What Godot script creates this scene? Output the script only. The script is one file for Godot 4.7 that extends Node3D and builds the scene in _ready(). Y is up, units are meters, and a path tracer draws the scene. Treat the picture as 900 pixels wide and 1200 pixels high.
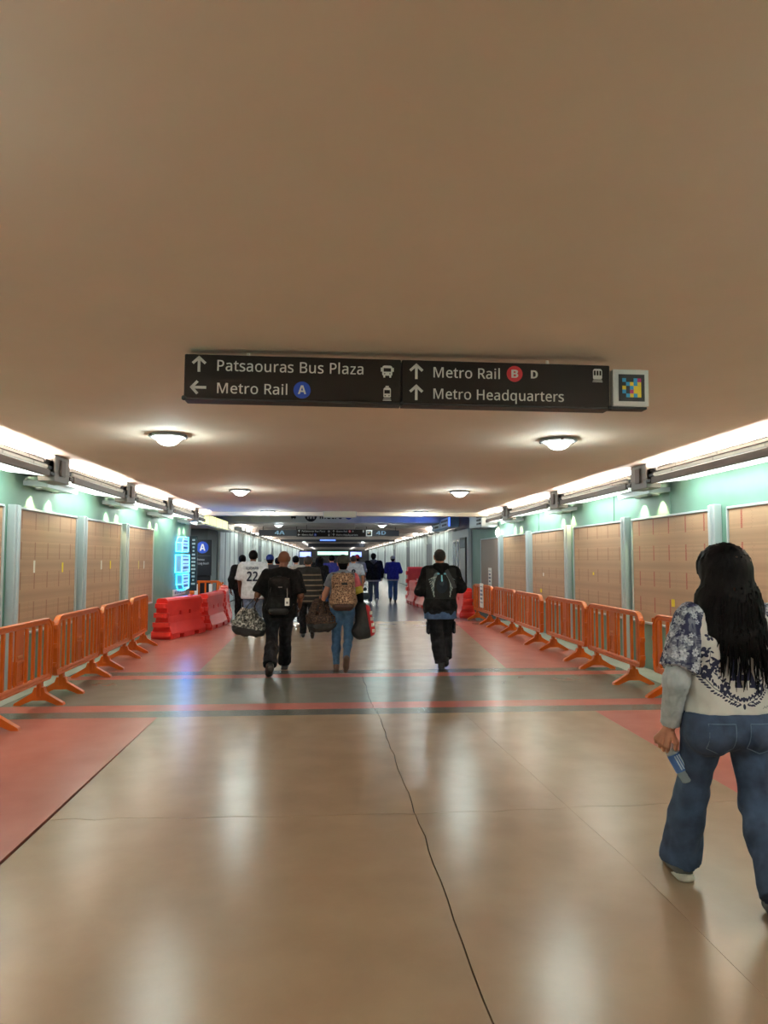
extends Node3D
# Underground station passage. x right, y up, the passage runs towards -z. Units: metres.

const XL := -3.9      # left wall face
const XR := 4.7       # right wall face
const CH := 2.9       # ceiling of the near section
const ZE := -20.3     # where the near section ends
const ZF := -92.0     # far end of the passage
const ZB := 9.0       # wall behind the viewer

var used := {}
var mats := {}
var rng := RandomNumberGenerator.new()

# ------------------------------------------------------------------ naming
func numbered(n: String) -> String:
	if not used.has(n):
		used[n] = 0
		return n
	used[n] += 1
	return "%s_%03d" % [n, used[n]]

func thing(called: String, label: String, category: String, at := Vector3.ZERO, yaw := 0.0, group := "") -> Node3D:
	var o := Node3D.new()
	o.name = numbered(called)
	add_child(o)
	o.position = at
	o.rotation.y = yaw
	tag(o, label, category, group)
	return o

func tag(o: Node, label: String, category: String, group := "") -> void:
	o.set_meta("label", label)
	o.set_meta("category", category)
	if group != "":
		o.set_meta("group", group)

func obj(called: String, m: Mesh, material: Material, parent: Node, at := Vector3.ZERO) -> MeshInstance3D:
	var o := MeshInstance3D.new()
	o.mesh = m
	o.name = called if parent != self else numbered(called)
	if material != null:
		o.material_override = material
	parent.add_child(o, true)
	o.position = at
	o.cast_shadow = GeometryInstance3D.SHADOW_CASTING_SETTING_ON
	return o

func struct(called: String, m: Mesh, material: Material, at := Vector3.ZERO) -> MeshInstance3D:
	var o := obj(called, m, material, self, at)
	o.set_meta("kind", "structure")
	return o

func dup(src: Node3D, at: Vector3, yaw: float, label: String) -> Node3D:
	var r: Node3D = src.duplicate()
	r.name = numbered(String(src.name).rstrip("0123456789_"))
	add_child(r)
	r.position = at
	r.rotation.y = yaw
	r.set_meta("label", label)
	return r

# ------------------------------------------------------------------ materials
func mat(c: Color, rough := 0.6, metal := 0.0, spec := 0.5) -> StandardMaterial3D:
	var key := "%s/%s/%s/%s" % [c, rough, metal, spec]
	if mats.has(key):
		return mats[key]
	var m := StandardMaterial3D.new()
	m.albedo_color = c
	m.roughness = rough
	m.metallic = metal
	m.metallic_specular = spec
	mats[key] = m
	return m

func rgb(r: int, g: int, b: int) -> Color:
	return Color8(r, g, b)

func glow(c: Color, energy: float) -> StandardMaterial3D:
	var m := StandardMaterial3D.new()
	m.albedo_color = Color(0.9, 0.9, 0.9)
	m.roughness = 0.5
	m.emission_enabled = true
	m.emission = c
	m.emission_energy_multiplier = energy
	return m

func noise_tex(freq: float, c0: Color, c1: Color, octaves := 4, lo := 0.3, hi := 0.7, seed_no := 1, size := 512, constant := false, kind := FastNoiseLite.TYPE_SIMPLEX_SMOOTH) -> NoiseTexture2D:
	var n := FastNoiseLite.new()
	n.noise_type = kind
	n.seed = seed_no
	n.frequency = freq
	n.fractal_octaves = octaves
	var t := NoiseTexture2D.new()
	t.width = size
	t.height = size
	t.seamless = true
	t.noise = n
	var g := Gradient.new()
	g.offsets = PackedFloat32Array([lo, hi])
	g.colors = PackedColorArray([c0, c1])
	if constant:
		g.interpolation_mode = Gradient.GRADIENT_INTERPOLATE_CONSTANT
	t.color_ramp = g
	return t

func ramp_tex(freq: float, offs: Array, cols: Array, seed_no := 1, size := 256, kind := FastNoiseLite.TYPE_SIMPLEX_SMOOTH, octaves := 3) -> NoiseTexture2D:
	var t := noise_tex(freq, Color.BLACK, Color.WHITE, octaves, 0.0, 1.0, seed_no, size, true, kind)
	var g := Gradient.new()
	g.interpolation_mode = Gradient.GRADIENT_INTERPOLATE_CONSTANT
	g.offsets = PackedFloat32Array(offs)
	g.colors = PackedColorArray(cols)
	t.color_ramp = g
	return t

func triplanar(m: StandardMaterial3D, scale: float, world := true) -> StandardMaterial3D:
	m.uv1_triplanar = true
	m.uv1_world_triplanar = world
	m.uv1_scale = Vector3.ONE * scale
	return m

func textured(t: Texture2D, scale: float, rough := 0.7, world := false) -> StandardMaterial3D:
	var m := StandardMaterial3D.new()
	m.albedo_texture = t
	m.roughness = rough
	return triplanar(m, scale, world)

func cloth(c: Color, seed_no := 3) -> StandardMaterial3D:
	var key := "cloth%s" % c
	if mats.has(key):
		return mats[key]
	var m := StandardMaterial3D.new()
	m.albedo_texture = noise_tex(0.03, c.darkened(0.12), c.lightened(0.06), 4, 0.25, 0.75, seed_no, 128)
	m.roughness = 0.9
	m.rim_enabled = true
	m.rim = 0.12 if c.get_luminance() > 0.12 else 0.03
	m.metallic_specular = 0.5 if c.get_luminance() > 0.12 else 0.25
	m.rim_tint = 0.6
	triplanar(m, 3.0, false)
	mats[key] = m
	return m

# ------------------------------------------------------------------ mesh helpers
func stool() -> SurfaceTool:
	var st := SurfaceTool.new()
	st.begin(Mesh.PRIMITIVE_TRIANGLES)
	st.set_smooth_group(-1)
	return st

func done(st: SurfaceTool) -> ArrayMesh:
	st.generate_normals()
	return st.commit()

func tri(st: SurfaceTool, a: Vector3, b: Vector3, c: Vector3, out: Vector3) -> void:
	st.add_vertex(a)
	if (b - a).cross(c - a).dot(out) > 0.0:
		st.add_vertex(c)
		st.add_vertex(b)
	else:
		st.add_vertex(b)
		st.add_vertex(c)

func quad(st: SurfaceTool, a: Vector3, b: Vector3, c: Vector3, d: Vector3, out: Vector3) -> void:
	tri(st, a, b, c, out)
	tri(st, a, c, d, out)

func box(st: SurfaceTool, c: Vector3, s: Vector3, bev := 0.0, basis := Basis()) -> void:
	var h := s * 0.5
	bev = minf(bev, minf(h.x, minf(h.y, h.z)) * 0.9)
	if bev <= 0.0:
		for ax in 3:
			for sg in [-1.0, 1.0]:
				var n := Vector3.ZERO
				n[ax] = sg
				var u := Vector3.ZERO
				u[(ax + 1) % 3] = h[(ax + 1) % 3]
				var v := Vector3.ZERO
				v[(ax + 2) % 3] = h[(ax + 2) % 3]
				var p := n * h[ax]
				quad(st, c + basis * (p - u - v), c + basis * (p + u - v), c + basis * (p + u + v), c + basis * (p - u + v), basis * n)
		return
	var inn := h - Vector3.ONE * bev
	for ax in 3:
		var b1: int = (ax + 1) % 3
		var b2: int = (ax + 2) % 3
		for sg in [-1.0, 1.0]:
			var n := Vector3.ZERO
			n[ax] = sg
			var pts := []
			for q in [[-1, -1], [1, -1], [1, 1], [-1, 1]]:
				var p := n * h[ax]
				p[b1] = q[0] * inn[b1]
				p[b2] = q[1] * inn[b2]
				pts.append(c + basis * p)
			quad(st, pts[0], pts[1], pts[2], pts[3], basis * n)
		for s1 in [-1.0, 1.0]:
			for s2 in [-1.0, 1.0]:
				var p := Vector3.ZERO
				p[b1] = s1 * h[b1]
				p[b2] = s2 * inn[b2]
				var q := Vector3.ZERO
				q[b1] = s1 * inn[b1]
				q[b2] = s2 * h[b2]
				var e := Vector3.ZERO
				e[ax] = inn[ax]
				var o := Vector3.ZERO
				o[b1] = s1
				o[b2] = s2
				quad(st, c + basis * (p - e), c + basis * (p + e), c + basis * (q + e), c + basis * (q - e), basis * o)
	for sx in [-1.0, 1.0]:
		for sy in [-1.0, 1.0]:
			for sz in [-1.0, 1.0]:
				var sgn := Vector3(sx, sy, sz)
				tri(st, c + basis * (sgn * Vector3(h.x, inn.y, inn.z)), c + basis * (sgn * Vector3(inn.x, h.y, inn.z)), c + basis * (sgn * Vector3(inn.x, inn.y, h.z)), basis * sgn)

func boxm(s: Vector3, bev := 0.0) -> ArrayMesh:
	var st := stool()
	box(st, Vector3.ZERO, s, bev)
	return done(st)

func rod(st: SurfaceTool, a: Vector3, b: Vector3, ra: float, rb := -1.0, n := 10, smooth := true) -> void:
	if rb < 0.0:
		rb = ra
	var d := (b - a).normalized()
	var u := d.cross(Vector3.UP if absf(d.y) < 0.9 else Vector3.RIGHT).normalized()
	var v := d.cross(u)
	st.set_smooth_group(1 if smooth else -1)
	for i in n:
		var t0 := TAU * i / n
		var t1 := TAU * (i + 1) / n
		var e0 := u * cos(t0) + v * sin(t0)
		var e1 := u * cos(t1) + v * sin(t1)
		quad(st, a + e0 * ra, b + e0 * rb, b + e1 * rb, a + e1 * ra, e0 + e1)
	st.set_smooth_group(-1)
	for i in n:
		var t0 := TAU * i / n
		var t1 := TAU * (i + 1) / n
		var e0 := u * cos(t0) + v * sin(t0)
		var e1 := u * cos(t1) + v * sin(t1)
		if ra > 0.0:
			tri(st, a, a + e0 * ra, a + e1 * ra, -d)
		if rb > 0.0:
			tri(st, b, b + e0 * rb, b + e1 * rb, d)

# a chain of tube segments
func tube(st: SurfaceTool, pts: Array, r: float, n := 8) -> void:
	for i in pts.size() - 1:
		rod(st, pts[i], pts[i + 1], r, r, n)

# profile of (radius, height) turned round the y axis
func lathe(st: SurfaceTool, prof: Array, n := 24, at := Vector3.ZERO) -> void:
	st.set_smooth_group(1)
	for k in prof.size() - 1:
		var p: Vector2 = prof[k]
		var q: Vector2 = prof[k + 1]
		var out2 := Vector2(q.y - p.y, p.x - q.x)
		if out2.length() < 1e-9:
			continue
		for i in n:
			var t0 := TAU * i / n
			var t1 := TAU * (i + 1) / n
			var e0 := Vector3(cos(t0), 0, sin(t0))
			var e1 := Vector3(cos(t1), 0, sin(t1))
			var a := at + e0 * p.x + Vector3.UP * p.y
			var b := at + e1 * p.x + Vector3.UP * p.y
			var c := at + e1 * q.x + Vector3.UP * q.y
			var d := at + e0 * q.x + Vector3.UP * q.y
			var o := (e0 + e1) * out2.x + Vector3.UP * -out2.y * -1.0
			o = (e0 + e1).normalized() * out2.x + Vector3.UP * (p.x - q.x)
			if p.x > 1e-6:
				tri(st, a, b, c, o)
			if q.x > 1e-6:
				tri(st, a, c, d, o)
	st.set_smooth_group(-1)

# polygon in the plane of u and v, pushed out along w by depth (starting at o)
func prism(st: SurfaceTool, poly: PackedVector2Array, o: Vector3, u: Vector3, v: Vector3, w: Vector3) -> void:
	var idx := Geometry2D.triangulate_polygon(poly)
	for i in range(0, idx.size(), 3):
		var a := o + u * poly[idx[i]].x + v * poly[idx[i]].y
		var b := o + u * poly[idx[i + 1]].x + v * poly[idx[i + 1]].y
		var c := o + u * poly[idx[i + 2]].x + v * poly[idx[i + 2]].y
		tri(st, a, b, c, -w)
		tri(st, a + w, b + w, c + w, w)
	var cw := Geometry2D.is_polygon_clockwise(poly)
	for i in poly.size():
		var p := poly[i]
		var q := poly[(i + 1) % poly.size()]
		var e := (q - p)
		var n2 := Vector2(e.y, -e.x) * (-1.0 if cw else 1.0)
		var a := o + u * p.x + v * p.y
		var b := o + u * q.x + v * q.y
		quad(st, a, b, b + w, a + w, u * n2.x + v * n2.y)

func round_rect(w: float, h: float, rt: float, rb: float, n := 6) -> PackedVector2Array:
	var out := PackedVector2Array()
	for c in [[w / 2 - rt, h / 2 - rt, rt, 0.0], [-w / 2 + rt, h / 2 - rt, rt, PI / 2], [-w / 2 + rb, -h / 2 + rb, rb, PI], [w / 2 - rb, -h / 2 + rb, rb, PI * 1.5]]:
		for i in n + 1:
			var t: float = c[3] + PI / 2 * i / n
			out.append(Vector2(c[0] + cos(t) * c[2], c[1] + sin(t) * c[2]))
	return out

# frame between two outlines of the same point count, in the xy plane, z from z0 to z1, with a chamfer
func ring(st: SurfaceTool, outer: PackedVector2Array, inner: PackedVector2Array, z0: float, z1: float, off := Vector3.ZERO) -> void:
	var n := outer.size()
	for i in n:
		var j := (i + 1) % n
		var mid := (outer[i] + outer[j] + inner[i] + inner[j]) * 0.25
		var om := (outer[i] + outer[j]) * 0.5 - mid
		var out3 := Vector3(om.x, om.y, 0)
		var ch := 0.22
		var oi := outer[i].lerp(inner[i], ch)
		var oj := outer[j].lerp(inner[j], ch)
		var ii := inner[i].lerp(outer[i], ch)
		var ij := inner[j].lerp(outer[j], ch)
		for s in [[z0, -1.0], [z1, 1.0]]:
			var z: float = s[0]
			var zm: float = lerpf(s[0], (z0 + z1) / 2, 0.35)
			var nz := Vector3(0, 0, s[1])
			quad(st, off + Vector3(oi.x, oi.y, z), off + Vector3(oj.x, oj.y, z), off + Vector3(ij.x, ij.y, z), off + Vector3(ii.x, ii.y, z), nz)
			quad(st, off + Vector3(oi.x, oi.y, z), off + Vector3(oj.x, oj.y, z), off + Vector3(outer[j].x, outer[j].y, zm), off + Vector3(outer[i].x, outer[i].y, zm), nz + out3 * 10.0)
			quad(st, off + Vector3(ii.x, ii.y, z), off + Vector3(ij.x, ij.y, z), off + Vector3(inner[j].x, inner[j].y, zm), off + Vector3(inner[i].x, inner[i].y, zm), nz - out3 * 10.0)
		var za: float = lerpf(z0, (z0 + z1) / 2, 0.35)
		var zb: float = lerpf(z1, (z0 + z1) / 2, 0.35)
		quad(st, off + Vector3(outer[i].x, outer[i].y, za), off + Vector3(outer[j].x, outer[j].y, za), off + Vector3(outer[j].x, outer[j].y, zb), off + Vector3(outer[i].x, outer[i].y, zb), out3)
		quad(st, off + Vector3(inner[i].x, inner[i].y, za), off + Vector3(inner[j].x, inner[j].y, za), off + Vector3(inner[j].x, inner[j].y, zb), off + Vector3(inner[i].x, inner[i].y, zb), -out3)

# lettering in the xy plane, left edge at x0, right edge at x1, base line at y, capitals h high
var fonts := {}
func letters(s: String, x0: float, x1: float, y: float, h: float, z: float, depth: float, material: Material, parent: Node, bold := true, called := "lettering", label := "", face := "Droid Sans") -> MeshInstance3D:
	var key := "%s%s" % [face, bold]
	if not fonts.has(key):
		var f := SystemFont.new()
		f.font_names = PackedStringArray([face])
		f.font_weight = 700 if bold else 400
		fonts[key] = f
	var t := TextMesh.new()
	t.font = fonts[key]
	t.font_size = 64
	t.pixel_size = 0.01
	t.depth = 0.02
	t.curve_step = 1.0
	t.text = s
	var arr := t.get_mesh_arrays()
	var v: PackedVector3Array = arr[Mesh.ARRAY_VERTEX]
	var lo := Vector3.ONE * 1e9
	var hi := Vector3.ONE * -1e9
	for p in v:
		lo = lo.min(p)
		hi = hi.max(p)
	# capital height of the face is about 0.714 em; the base line is found from the letter M
	var t2 := TextMesh.new()
	t2.font = fonts[key]
	t2.font_size = 64
	t2.pixel_size = 0.01
	t2.text = "H"
	var v2: PackedVector3Array = t2.get_mesh_arrays()[Mesh.ARRAY_VERTEX]
	var b0 := 1e9
	var b1 := -1e9
	for p in v2:
		b0 = minf(b0, p.y)
		b1 = maxf(b1, p.y)
	var sx := (x1 - x0) / maxf(hi.x - lo.x, 1e-6)
	var sy := h / (b1 - b0)
	var sz := depth / 0.02
	var nn: PackedVector3Array = arr[Mesh.ARRAY_NORMAL]
	for i in v.size():
		v[i] = Vector3(x0 + (v[i].x - lo.x) * sx, y + (v[i].y - b0) * sy, z + (v[i].z + 0.01) * sz)
		nn[i] = Vector3(nn[i].x / sx, nn[i].y / sy, nn[i].z / sz).normalized()
	var a2 := []
	a2.resize(Mesh.ARRAY_MAX)
	a2[Mesh.ARRAY_VERTEX] = v
	a2[Mesh.ARRAY_NORMAL] = nn
	a2[Mesh.ARRAY_INDEX] = arr[Mesh.ARRAY_INDEX]
	var m := ArrayMesh.new()
	m.add_surface_from_arrays(Mesh.PRIMITIVE_TRIANGLES, a2)
	var o := obj(called, m, material, parent)
	if label != "":
		o.set_meta("label", label)
	return o

# ------------------------------------------------------------------ painting prints
func fill_poly(im: Image, pts: Array, c: Color) -> void:
	var w := im.get_width()
	var h := im.get_height()
	var y0 := 1e9
	var y1 := -1e9
	for p in pts:
		y0 = minf(y0, p.y)
		y1 = maxf(y1, p.y)
	for y in range(maxi(0, int(y0)), mini(h - 1, int(y1) + 1) + 1):
		var xs := []
		var yy := y + 0.5
		for i in pts.size():
			var a: Vector2 = pts[i]
			var b: Vector2 = pts[(i + 1) % pts.size()]
			if (a.y <= yy) != (b.y <= yy):
				xs.append(a.x + (yy - a.y) / (b.y - a.y) * (b.x - a.x))
		xs.sort()
		for i in range(0, xs.size() - 1, 2):
			var xa := clampi(roundi(xs[i]), 0, w)
			var xb := clampi(roundi(xs[i + 1]), 0, w)
			if xb > xa:
				im.fill_rect(Rect2i(xa, y, xb - xa, 1), c)

func ell(im: Image, c: Vector2, rx: float, ry: float, ang: float, col: Color) -> void:
	var pts := []
	for i in 18:
		var t := TAU * i / 18
		pts.append(c + Vector2(cos(t) * rx, sin(t) * ry).rotated(ang))
	fill_poly(im, pts, col)

func flower(im: Image, c: Vector2, r: float, n: int, col: Color, mid: Color, ang := 0.0) -> void:
	for i in n:
		var a := ang + TAU * i / n
		ell(im, c + Vector2(cos(a), sin(a)) * r * 0.6, r * 0.42, r * 0.3, a, col)
	ell(im, c, r * 0.2, r * 0.2, 0, mid)

func stroke(im: Image, a: Vector2, b: Vector2, w: float, col: Color) -> void:
	var n := (b - a).orthogonal().normalized() * w * 0.5
	fill_poly(im, [a + n, b + n, b - n, a - n], col)

func arc(im: Image, pts: Array, w0: float, w1: float, col: Color) -> void:
	for i in pts.size() - 1:
		stroke(im, pts[i], pts[i + 1], lerpf(w0, w1, float(i) / pts.size()), col)

# ------------------------------------------------------------------ soft bodies (smooth union of tapered capsules, surface nets)
# bone: [a, b, ra, rb, fz, cut_end]; fz < 1 flattens front to back; cut_end 1 = flat end at b, 2 = at both
func bn(a: Vector3, b: Vector3, ra: float, rb: float, fz := 1.0, cut := 0) -> Array:
	return [a, b, ra, rb, fz, cut]

func blob(bones: Array, k: float, cell: float, clips := [], noise: FastNoiseLite = null, amp := 0.0, nscale := Vector3.ONE) -> Dictionary:
	var lo := Vector3.ONE * 1e9
	var hi := Vector3.ONE * -1e9
	for b in bones:
		var r := Vector3(1, 1, b[4]) * maxf(b[2], b[3])
		lo = lo.min((b[0] as Vector3).min(b[1]) - r)
		hi = hi.max((b[0] as Vector3).max(b[1]) + r)
	var pad := cell * 2.5 + amp
	lo -= Vector3.ONE * pad
	hi += Vector3.ONE * pad
	var nx := int((hi.x - lo.x) / cell) + 2
	var ny := int((hi.y - lo.y) / cell) + 2
	var nz := int((hi.z - lo.z) / cell) + 2
	var val := PackedFloat32Array()
	val.resize(nx * ny * nz)
	val.fill(9.0)
	var k4 := 1.0 / (4.0 * k)
	for b in bones:
		var fz: float = b[4]
		var a: Vector3 = b[0]
		var e: Vector3 = b[1]
		var ra: float = b[2]
		var rb: float = b[3]
		var cut: int = b[5]
		var reach := maxf(ra, rb) + k + cell * 2.5
		var mn := a.min(e) - Vector3(reach, reach, reach * maxf(fz, 0.5))
		var mx := a.max(e) + Vector3(reach, reach, reach * maxf(fz, 0.5))
		var i0 := clampi(int((mn.x - lo.x) / cell), 0, nx - 1)
		var i1 := clampi(int((mx.x - lo.x) / cell) + 1, 0, nx - 1)
		var j0 := clampi(int((mn.y - lo.y) / cell), 0, ny - 1)
		var j1 := clampi(int((mx.y - lo.y) / cell) + 1, 0, ny - 1)
		var k0 := clampi(int((mn.z - lo.z) / cell), 0, nz - 1)
		var k1 := clampi(int((mx.z - lo.z) / cell) + 1, 0, nz - 1)
		var ax := a.x
		var ay := a.y
		var az := a.z / fz
		var bx := e.x - a.x
		var by := e.y - a.y
		var bz := (e.z - a.z) / fz
		var l2 := maxf(bx * bx + by * by + bz * bz, 1e-9)
		var il := 1.0 / l2
		var ln := sqrt(l2)
		var dr := rb - ra
		for kz in range(k0, k1 + 1):
			var dz := (lo.z + kz * cell) / fz - az
			for jy in range(j0, j1 + 1):
				var dy := lo.y + jy * cell - ay
				var at := (kz * ny + jy) * nx + i0
				var pre := (dy * by + dz * bz)
				var dx := lo.x + i0 * cell - ax
				for ix in range(i0, i1 + 1):
					var tt := (dx * bx + pre) * il
					var t := clampf(tt, 0.0, 1.0)
					var ex := dx - t * bx
					var ey := dy - t * by
					var ez := dz - t * bz
					var d := sqrt(ex * ex + ey * ey + ez * ez) - ra - dr * t
					if cut > 0:
						d = maxf(d, (tt - 1.0) * ln)
						if cut > 1:
							d = maxf(d, -tt * ln)
					var cur := val[at]
					var h := k - absf(cur - d)
					if h > 0.0:
						val[at] = minf(cur, d) - h * h * k4
					elif d < cur:
						val[at] = d
					at += 1
					dx += cell
	var lim := cell * 2.0
	if clips.size() or noise != null:
		var at := 0
		for kz in nz:
			var pz := lo.z + kz * cell
			for jy in ny:
				var py := lo.y + jy * cell
				for ix in nx:
					var d := val[at]
					if d < lim + amp:
						var px := lo.x + ix * cell
						if noise != null and d > -lim - amp:
							d += amp * noise.get_noise_3d(px * nscale.x, py * nscale.y, pz * nscale.z)
						for c in clips:
							var q: Vector3 = c[0]
							var n: Vector3 = c[1]
							d = maxf(d, (px - q.x) * n.x + (py - q.y) * n.y + (pz - q.z) * n.z)
						val[at] = d
					at += 1
	# surface nets
	var cells := PackedInt32Array()
	cells.resize(nx * ny * nz)
	cells.fill(-1)
	var verts := PackedVector3Array()
	var offs := [0, 1, nx, nx + 1, nx * ny, nx * ny + 1, nx * ny + nx, nx * ny + nx + 1]
	var edges := [[0, 1], [2, 3], [4, 5], [6, 7], [0, 2], [1, 3], [4, 6], [5, 7], [0, 4], [1, 5], [2, 6], [3, 7]]
	var cube := [Vector3(0, 0, 0), Vector3(1, 0, 0), Vector3(0, 1, 0), Vector3(1, 1, 0), Vector3(0, 0, 1), Vector3(1, 0, 1), Vector3(0, 1, 1), Vector3(1, 1, 1)]
	var o1 := nx
	var o2 := nx * ny
	for kz in nz - 1:
		for jy in ny - 1:
			var at := (kz * ny + jy) * nx
			for ix in nx - 1:
				var d0 := val[at]
				if absf(d0) < lim:
					var m := 0
					if d0 < 0.0: m |= 1
					if val[at + 1] < 0.0: m |= 2
					if val[at + o1] < 0.0: m |= 4
					if val[at + o1 + 1] < 0.0: m |= 8
					if val[at + o2] < 0.0: m |= 16
					if val[at + o2 + 1] < 0.0: m |= 32
					if val[at + o2 + o1] < 0.0: m |= 64
					if val[at + o2 + o1 + 1] < 0.0: m |= 128
					if m != 0 and m != 255:
						var s := Vector3.ZERO
						var n := 0
						for ed in edges:
							var e0: int = ed[0]
							var e1: int = ed[1]
							if ((m >> e0) & 1) != ((m >> e1) & 1):
								var va := val[at + offs[e0]]
								var vb := val[at + offs[e1]]
								s += (cube[e0] as Vector3).lerp(cube[e1], va / (va - vb))
								n += 1
						cells[at] = verts.size()
						verts.append(lo + (Vector3(ix, jy, kz) + s / n) * cell)
				at += 1
	var idx := PackedInt32Array()
	var dirs := [[1, o1, o2], [o1, o2, 1], [o2, 1, o1]]
	for kz in range(1, nz - 1):
		for jy in range(1, ny - 1):
			var at := (kz * ny + jy) * nx + 1
			for ix in range(1, nx - 1):
				if cells[at] >= 0:
					var inside := val[at] < 0.0
					for d in dirs:
						if (val[at + d[0]] < 0.0) != inside:
							var a := cells[at]
							var b := cells[at - d[1]]
							var c := cells[at - d[1] - d[2]]
							var e := cells[at - d[2]]
							if b >= 0 and c >= 0 and e >= 0:
								if inside:
									idx.append_array(PackedInt32Array([a, c, b, a, e, c]))
								else:
									idx.append_array(PackedInt32Array([a, b, c, a, c, e]))
				at += 1
	var norms := PackedVector3Array()
	norms.resize(verts.size())
	for i in range(0, idx.size(), 3):
		var fn := (verts[idx[i + 2]] - verts[idx[i]]).cross(verts[idx[i + 1]] - verts[idx[i]])
		norms[idx[i]] += fn
		norms[idx[i + 1]] += fn
		norms[idx[i + 2]] += fn
	for i in norms.size():
		norms[i] = norms[i].normalized()
	return {"v": verts, "n": norms, "i": idx}

func join(list: Array) -> Dictionary:
	var v := PackedVector3Array()
	var n := PackedVector3Array()
	var ii := PackedInt32Array()
	for d in list:
		var off := v.size()
		v.append_array(d.v)
		n.append_array(d.n)
		for q in d.i:
			ii.append(q + off)
	return {"v": v, "n": n, "i": ii}

func amesh(d: Dictionary, uv_box := Rect2()) -> ArrayMesh:
	var m := ArrayMesh.new()
	var a := []
	a.resize(Mesh.ARRAY_MAX)
	a[Mesh.ARRAY_VERTEX] = d.v
	a[Mesh.ARRAY_NORMAL] = d.n
	a[Mesh.ARRAY_INDEX] = d.i
	if uv_box.size.x > 0.0:
		var uv := PackedVector2Array()
		for p in d.v:
			uv.append(Vector2((p.x - uv_box.position.x) / uv_box.size.x, 1.0 - (p.y - uv_box.position.y) / uv_box.size.y))
		a[Mesh.ARRAY_TEX_UV] = uv
	m.add_surface_from_arrays(Mesh.PRIMITIVE_TRIANGLES, a)
	return m

# back (normal towards +z) and the rest as two surfaces, so that a print sits on the back only
func printed(d: Dictionary, uv_box: Rect2, back: Material, rest: Material) -> ArrayMesh:
	var ia := PackedInt32Array()
	var ib := PackedInt32Array()
	var uv := PackedVector2Array()
	for p in d.v:
		uv.append(Vector2((p.x - uv_box.position.x) / uv_box.size.x, 1.0 - (p.y - uv_box.position.y) / uv_box.size.y))
	for i in range(0, d.i.size(), 3):
		var z: float = d.n[d.i[i]].z + d.n[d.i[i + 1]].z + d.n[d.i[i + 2]].z
		var u: Vector2 = uv[d.i[i]]
		var t := PackedInt32Array([d.i[i], d.i[i + 1], d.i[i + 2]])
		if z > 0.25 and u.x > 0.0 and u.x < 1.0 and u.y > 0.0 and u.y < 1.0:
			ia.append_array(t)
		else:
			ib.append_array(t)
	var m := ArrayMesh.new()
	for q in [[ia, back], [ib, rest]]:
		if q[0].size() == 0:
			continue
		var a := []
		a.resize(Mesh.ARRAY_MAX)
		a[Mesh.ARRAY_VERTEX] = d.v
		a[Mesh.ARRAY_NORMAL] = d.n
		a[Mesh.ARRAY_TEX_UV] = uv
		a[Mesh.ARRAY_INDEX] = q[0]
		m.add_surface_from_arrays(Mesh.PRIMITIVE_TRIANGLES, a)
		m.surface_set_material(m.get_surface_count() - 1, q[1])
	return m

# bend flat lettering onto the back of a garment
func drape(o: MeshInstance3D, surf: Dictionary, lift: float) -> void:
	var a := o.mesh.surface_get_arrays(0)
	var v: PackedVector3Array = a[Mesh.ARRAY_VERTEX]
	for i in v.size():
		var best := -9.0
		var z := 0.0
		var wsum := 0.0
		for j in surf.v.size():
			var p: Vector3 = surf.v[j]
			if surf.n[j].z > 0.1:
				var dd := Vector2(p.x - v[i].x, p.y - v[i].y).length_squared()
				if dd < 0.0036:
					var w := 1.0 / (dd + 0.0001)
					z += p.z * w
					wsum += w
		if wsum > 0.0:
			v[i].z = z / wsum + lift + (0.0 if v[i].z <= 0.0 else 0.004)
	a[Mesh.ARRAY_VERTEX] = v
	var m := ArrayMesh.new()
	m.add_surface_from_arrays(Mesh.PRIMITIVE_TRIANGLES, a)
	o.mesh = m

# ------------------------------------------------------------------ people
func V(x: float, y: float, z: float) -> Vector3:
	return Vector3(x, y, z)

# joints of a walking figure of height h that faces -z; ph is the stride, lf = 1 when the left foot is in front
func joints(h: float, w := 1.0, stride := 1.0, lf := 1, arms := 0) -> Dictionary:
	var s := h / 1.75
	var J := {"head": V(0, 1.625, -0.03), "neck": V(0, 1.475, 0), "chest": V(0, 1.27, 0), "waist": V(0, 1.07, 0), "pelvis": V(0, 0.95, 0),
		"shoulder_l": V(-0.19 * w, 1.42, 0), "shoulder_r": V(0.19 * w, 1.42, 0), "hip_l": V(-0.09, 0.9, 0), "hip_r": V(0.09, 0.9, 0)}
	var f := "l" if lf == 1 else "r"
	var b := "r" if lf == 1 else "l"
	var sf := -1.0 if lf == 1 else 1.0
	J["knee_" + f] = V(0.095 * sf, 0.49, -0.16 * stride)
	J["ankle_" + f] = V(0.095 * sf, 0.095, -0.26 * stride)
	J["toe_" + f] = V(0.105 * sf, 0.035, -0.26 * stride - 0.17)
	J["knee_" + b] = V(-0.095 * sf, 0.48, 0.02 * stride)
	J["ankle_" + b] = V(-0.09 * sf, 0.12 + 0.07 * stride, 0.33 * stride)
	J["toe_" + b] = V(-0.095 * sf, 0.04, 0.33 * stride - 0.13)
	for q in [["l", -1.0], ["r", 1.0]]:
		var e: float = q[1]
		var sw := 0.09 * stride * (1.0 if q[0] == f else -1.0)
		J["elbow_" + q[0]] = V(0.255 * w * e, 1.14, sw + 0.03)
		J["wrist_" + q[0]] = V(0.265 * w * e, 0.9, sw * 2.0 - 0.05)
		if arms == 1:   # hands in front
			J["elbow_" + q[0]] = V(0.27 * w * e, 1.16, 0.04)
			J["wrist_" + q[0]] = V(0.15 * w * e, 1.1, -0.2)
	for n in J:
		J[n] = J[n] * s
	J.s = s
	return J

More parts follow.
